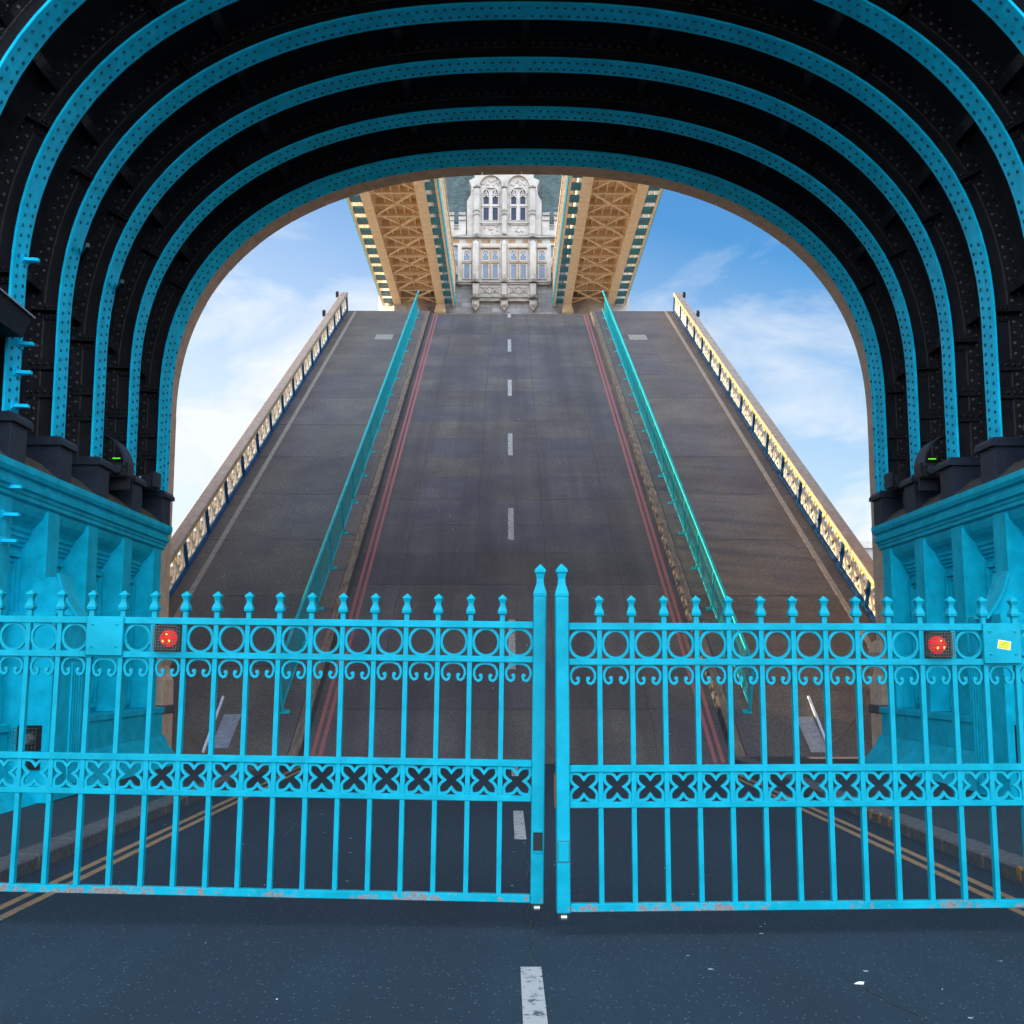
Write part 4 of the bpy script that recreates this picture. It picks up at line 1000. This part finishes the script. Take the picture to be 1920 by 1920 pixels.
for c in (-1.16, 1.24):
    tm.box(c-0.76, c+0.76, -0.17, 0.0, 41.80, 41.94); tm.box(c-0.095, c+0.095, -0.17, 0.0, 40.5, 41.795); tm.box(c-0.095, c+0.095, -0.17, 0.0, 41.945, 43.0)
    for s_ in (-1, 1):
        tm.ribbon([(c+s_*0.08, 42.6), (c+s_*0.30, 42.75), (c+s_*0.38, 43.05), (c+s_*0.36, 43.5)], 0.075, -0.16, -0.04)
        tm.ribbon([(c+s_*0.70, 42.65), (c+s_*0.46, 42.75), (c+s_*0.38, 43.05)], 0.075, -0.16, -0.04)
F(tm, 'mullion', M['wstone'])
# string courses
sc_ = MB(); sc_.box(-7, 7, -0.30, 0.3, 39.0, 39.17); sc_.box(-7, 7, -0.42, 0.3, 38.90, 38.998)
for c, w in ((-2.38, 0.36), (2.46, 0.36)): sc_.prism([(c-w, -0.42), (c, -0.75), (c+w, -0.42)], 38.9, 39.16, 'Z')
F(sc_, 'string_course', M['wdirty'])
bd = MB(); bd.box(-7, 7, -0.22, 0.0, 38.26, 38.40); bd.box(-7, 7, -0.10, 0.0, 38.402, 38.898)
F(bd, 'frieze_band', M['wstone'])
bo = MB()
for a, b in ((-4.5, -3.9), (-3.3, -2.75), (-1.95, -1.2), (-0.7, -0.35), (0.4, 1.0), (1.6, 2.1), (2.85, 3.3), (4.0, 4.7)): bo.box(a, b, -0.115, -0.1005, 38.48, 38.80)
F(bo, 'frieze_panel', M['ochre'])
# oriel storey
ob = MB(); ob.box(-4.0, 4.06, -0.30, 0.0, 34.97, 38.25); ob.box(-4.16, -4.001, -0.26, 0, 35.6, 36.4); ob.box(4.061, 4.2, -0.26, 0, 36.3, 37.2)
orl = F(ob, 'oriel', M['wstone'])
for c, w in ((-2.44, 0.40), (0.02, 0.30), (2.50, 0.40)):
    pl_ = MB()
    pl_.prism([(c-w, -0.302), (c-w*0.6, -0.75), (c+w*0.6, -0.75), (c+w, -0.302)], 35.0, 38.3, 'Z')
    pl_.add([(c-w, -0.302, 38.3), (c-w*0.6, -0.75, 38.3), (c+w*0.6, -0.75, 38.3), (c+w, -0.302, 38.3), (c, -0.31, 38.75)], [(0,1,4),(1,2,4),(2,3,4)])
    pl_.prism([(c-w*0.6, -0.751), (c, -0.95), (c+w*0.6, -0.751)], 35.0, 35.45, 'Z')
    pl_.build('pier', M['wstone'], orl)
LW = [(-3.50, -2.93), (-1.88, -1.30), (-1.05, -0.49), (0.56, 1.13), (1.36, 1.94), (2.98, 3.58)]
for a, b in LW:
    light(a, b, 35.18, 36.48, -0.32, False, M['leadglass'], ft); light(a, b, 36.78, 37.76, -0.32, True, M['leadglass'], ft)
om = MB()
for a, b in ((-3.6, -2.85), (-1.96, -0.42), (0.48, 2.02), (2.9, 3.66)): om.box(a, b, -0.45, -0.302, 36.56, 36.70); om.box(a-0.05, b+0.05, -0.52, -0.302, 37.90, 38.02)
for c in (-1.175, 1.245): om.box(c-0.08, c+0.08, -0.44, -0.302, 35.1, 36.555); om.box(c-0.08, c+0.08, -0.44, -0.302, 36.705, 37.6)
om.build('transom', M['ochre'], orl)
sl = MB(); sl.box(-4.1, 4.1, -0.50, 0, 34.84, 34.96); sl.box(-4.0, 4.0, -0.42, 0, 34.68, 34.838)
for c, w in ((-2.44, 0.40), (0.02, 0.33), (2.50, 0.40)): sl.prism([(c-w, -0.5), (c, -1.02), (c+w, -0.5)], 34.80, 35.02, 'Z')
sl.build('sill', M['wdirty'], orl)
fz = MB(); fz.box(-2.62, 2.70, -0.30, 0, 33.70, 34.675)
for c, w in ((-2.44, 0.33), (0.02, 0.30), (2.50, 0.33)): fz.prism([(c-w, -0.302), (c-w*0.7, -0.68), (c+w*0.7, -0.68), (c+w, -0.302)], 33.70, 34.676, 'Z')
fz.build('balcony_front', M['wstone'], orl)
qf_ = MB()
for c in (-1.65, -0.80, 0.85, 1.68):
    for s_ in (-1, 1): qf_.ribbon([(c-0.42*s_, 34.5), (c-0.15*s_, 34.36), (c, 34.18), (c+0.15*s_, 34.0), (c+0.42*s_, 33.86)], 0.07, -0.36, -0.302)
    qf_.dome((c, -0.30, 34.18), (0, -1, 0), 0.15, 0.1, 8)
    qf_.ribbon([(c+0.32*math.cos(t), 34.18+0.24*math.sin(t)) for t in [2*math.pi*k/12 for k in range(12)]], 0.05, -0.35, -0.302, True)
qf_.build('quatrefoil_carving', M['wdirty'], orl)
bs = MB(); bs.box(-2.85, 2.92, -0.52, 0, 33.50, 33.66); bs.box(-2.75, 2.82, -0.42, 0, 33.20, 33.498)
for c in (-2.44, 0.02, 2.50): bs.prism([(c-0.42, -0.5), (c, -1.0), (c+0.42, -0.5)], 33.42, 33.64, 'Z')
bs.build('base_moulding', M['wdirty'], orl)
for c in (-2.44, 0.02, 2.50):
    k = MB(); k.prism([(c-0.30, 33.2), (c-0.30, 32.75), (c, 32.35), (c+0.30, 32.75), (c+0.30, 33.2)], -0.55, 0.0); k.dome((c, -0.55, 32.85), (0, -1, 0), 0.24, 0.28, 9)
    k.build('corbel', M['wstone'], orl)
qo = MB()
for k in range(12):
    z = 33.0+k*0.45
    for sd in (-1, 1): qo.box(sd*4.2, sd*(4.55 if k % 2 else 4.85), -0.03, 0.0, z, z+0.43)
F(qo, 'quoin', M['tstone'])

# ================================================================== HIGH WALKWAYS
def walkway(sd, label):
    w = tag(empty('high_walkway', (CXT, 97.9, 32.8)), label, 'walkway', 'pair of high level walkways')
    YA, YB = -68.0, 0.0
    def G(mb, n, m, p=None): return mb.build(n, m, p or w)
    s = sd
    for a, b in ((5.08, 5.78), (8.80, 9.45)):
        c = MB(); y = YA
        while y < YB-0.1: c.box(s*a, s*b, y+0.01, min(YB, y+7.97), 0.0, 1.34); y += 8.0
        y = YA+0.3
        while y < YB:
            for q in (0.12, 0.88): c.dome((s*(a+(b-a)*q), y, 0.0), (0, 0, -1), 0.035, 0.03, 5)
            y += 0.8
        c.box(s*(a+0.2), s*(b-0.2), YB-16, YB-0.2, -0.03, 0.0)
        G(c, 'chord_beam', M['walkcream'])
    G(MB().box(s*5.5, s*9.2, YA, YB, 1.35, 1.5), 'deck', M['walkcream'])
    j = MB(); y = YA
    while y < YB: j.box(s*5.79, s*8.79, y-0.06, y+0.06, 0.95, 1.349); y += 2.0
    for x in (6.39, 6.99, 7.59, 8.19): j.box(s*(x-0.05), s*(x+0.05), YA, YB, 1.05, 1.348)
    G(j, 'floor_joists', M['walkcream'])
    br = MB(); y = YA
    while y < YB-3.9:
        br.bar((s*5.78, y, 0.22), (s*8.80, y+4.0, 0.22), 0.15, 0.10); br.bar((s*8.80, y, 0.34), (s*5.78, y+4.0, 0.34), 0.15, 0.10)
        br.bar((s*5.78, y, 0.12), (s*8.80, y, 0.12), 0.10, 0.08); br.bar((s*5.78, y+2, 0.12), (s*8.80, y+2, 0.12), 0.07, 0.06); y += 4.0
    G(br, 'cross_bracing', M['walkcream'])
    # cantilevered brackets and fascias on both sides
    for a, b in ((5.08, 4.24), (9.45, 10.40)):
        bk = None; n = 33
        for i in range(n+1):
            y = YB-1.0-i*2.0
            if bk is None:
                m_ = MB(); m_.box(s*(a+(b-a)*0.01), s*(b-(b-a)*0.02), -0.52, 0.52, 0.10, 0.24)
                bk = G(m_, 'bracket', M['deepturq']); bk.location = (0, y, 0)
            else: dup(bk, w, (0, y, 0))
        fa = MB(); d = 1 if b > a else -1
        fa.box(s*b, s*(b+d*0.07), YA, YB, 0.05, 0.50); G(fa, 'fascia', M['turq'])
        fb = MB(); fb.box(s*(b-d*0.17), s*(b-d*0.002), YA, YB, 0.0, 0.10); G(fb, 'edge_strip', M['walkcream'])
        la = MB(); y = YA
        while y < YB-1.0:
            la.bar((s*(b+d*0.02), y, 0.55), (s*(b+d*0.02), y+1.2, 3.0), 0.10, 0.06); la.bar((s*(b+d*0.02), y+1.2, 0.55), (s*(b+d*0.02), y, 3.0), 0.10, 0.06); y += 1.2
        la.box(s*b, s*(b+d*0.12), YA, YB, 3.0, 3.2); G(la, 'lattice', M['walkcream'])
    wl = MB()
    for x in (5.3, 9.1): wl.box(s*x, s*(x+0.1), YA, YB, 1.4, 4.1)
    G(wl, 'glazed_wall', M['wstone'])
    G(MB().box(s*4.5, s*10.2, YA, YB, 4.1, 4.3), 'walkway_roof', M['tstone'])
    k = MB(); k.prism([(s*4.95, -0.75), (s*5.95, -0.75), (s*5.78, -0.02), (s*5.08, -0.02)], YB-0.9, YB); G(k, 'bearing_block', M['walkcream'])
    return w
walkway(-1, 'left high level walkway seen from below, cream cross braced underside')
walkway(1, 'right high level walkway seen from below, cream cross braced underside')

# ================================================================== FAR BUILDING
fb = tag(empty('riverside_building', (78, 245, -4)), 'pale flat roofed riverside block just visible between right parapet and stone jamb', 'building')
MB().box(-14, 22, 0, 20, 0, 31).build('wall', M['concrete'], fb)
MB().box(-14.5, 22.5, -0.6, 20.5, 31.02, 32.4).build('roof', M['wstone'], fb)
win = None
for r_ in range(6):
    for c in range(8):
        if win is None:
            win = MB().box(-1.6, 1.6, -0.08, -0.01, -1.2, 1.2).build('window', M['glass'], fb); win.location = (-11+c*4.4, 0, 27.3-r_*4.4)
        else: dup(win, fb, (-11+c*4.4, 0, 27.3-r_*4.4))

# ================================================================== LITTER
for (x, y, l) in ((1.83, 7.05, 'white paper scrap on the road right of the centre dash'), (-5.35, 24.0, None)):
    if l: tag(MB().add([(x-0.03, y, 0.004), (x+0.02, y-0.02, 0.006), (x+0.035, y+0.01, 0.014), (x-0.01, y+0.02, 0.008), (x, y, 0.018)], [(0,1,4),(1,2,4),(2,3,4),(3,0,4),(3,2,1,0)]).build('litter', M['white']), l, 'litter')
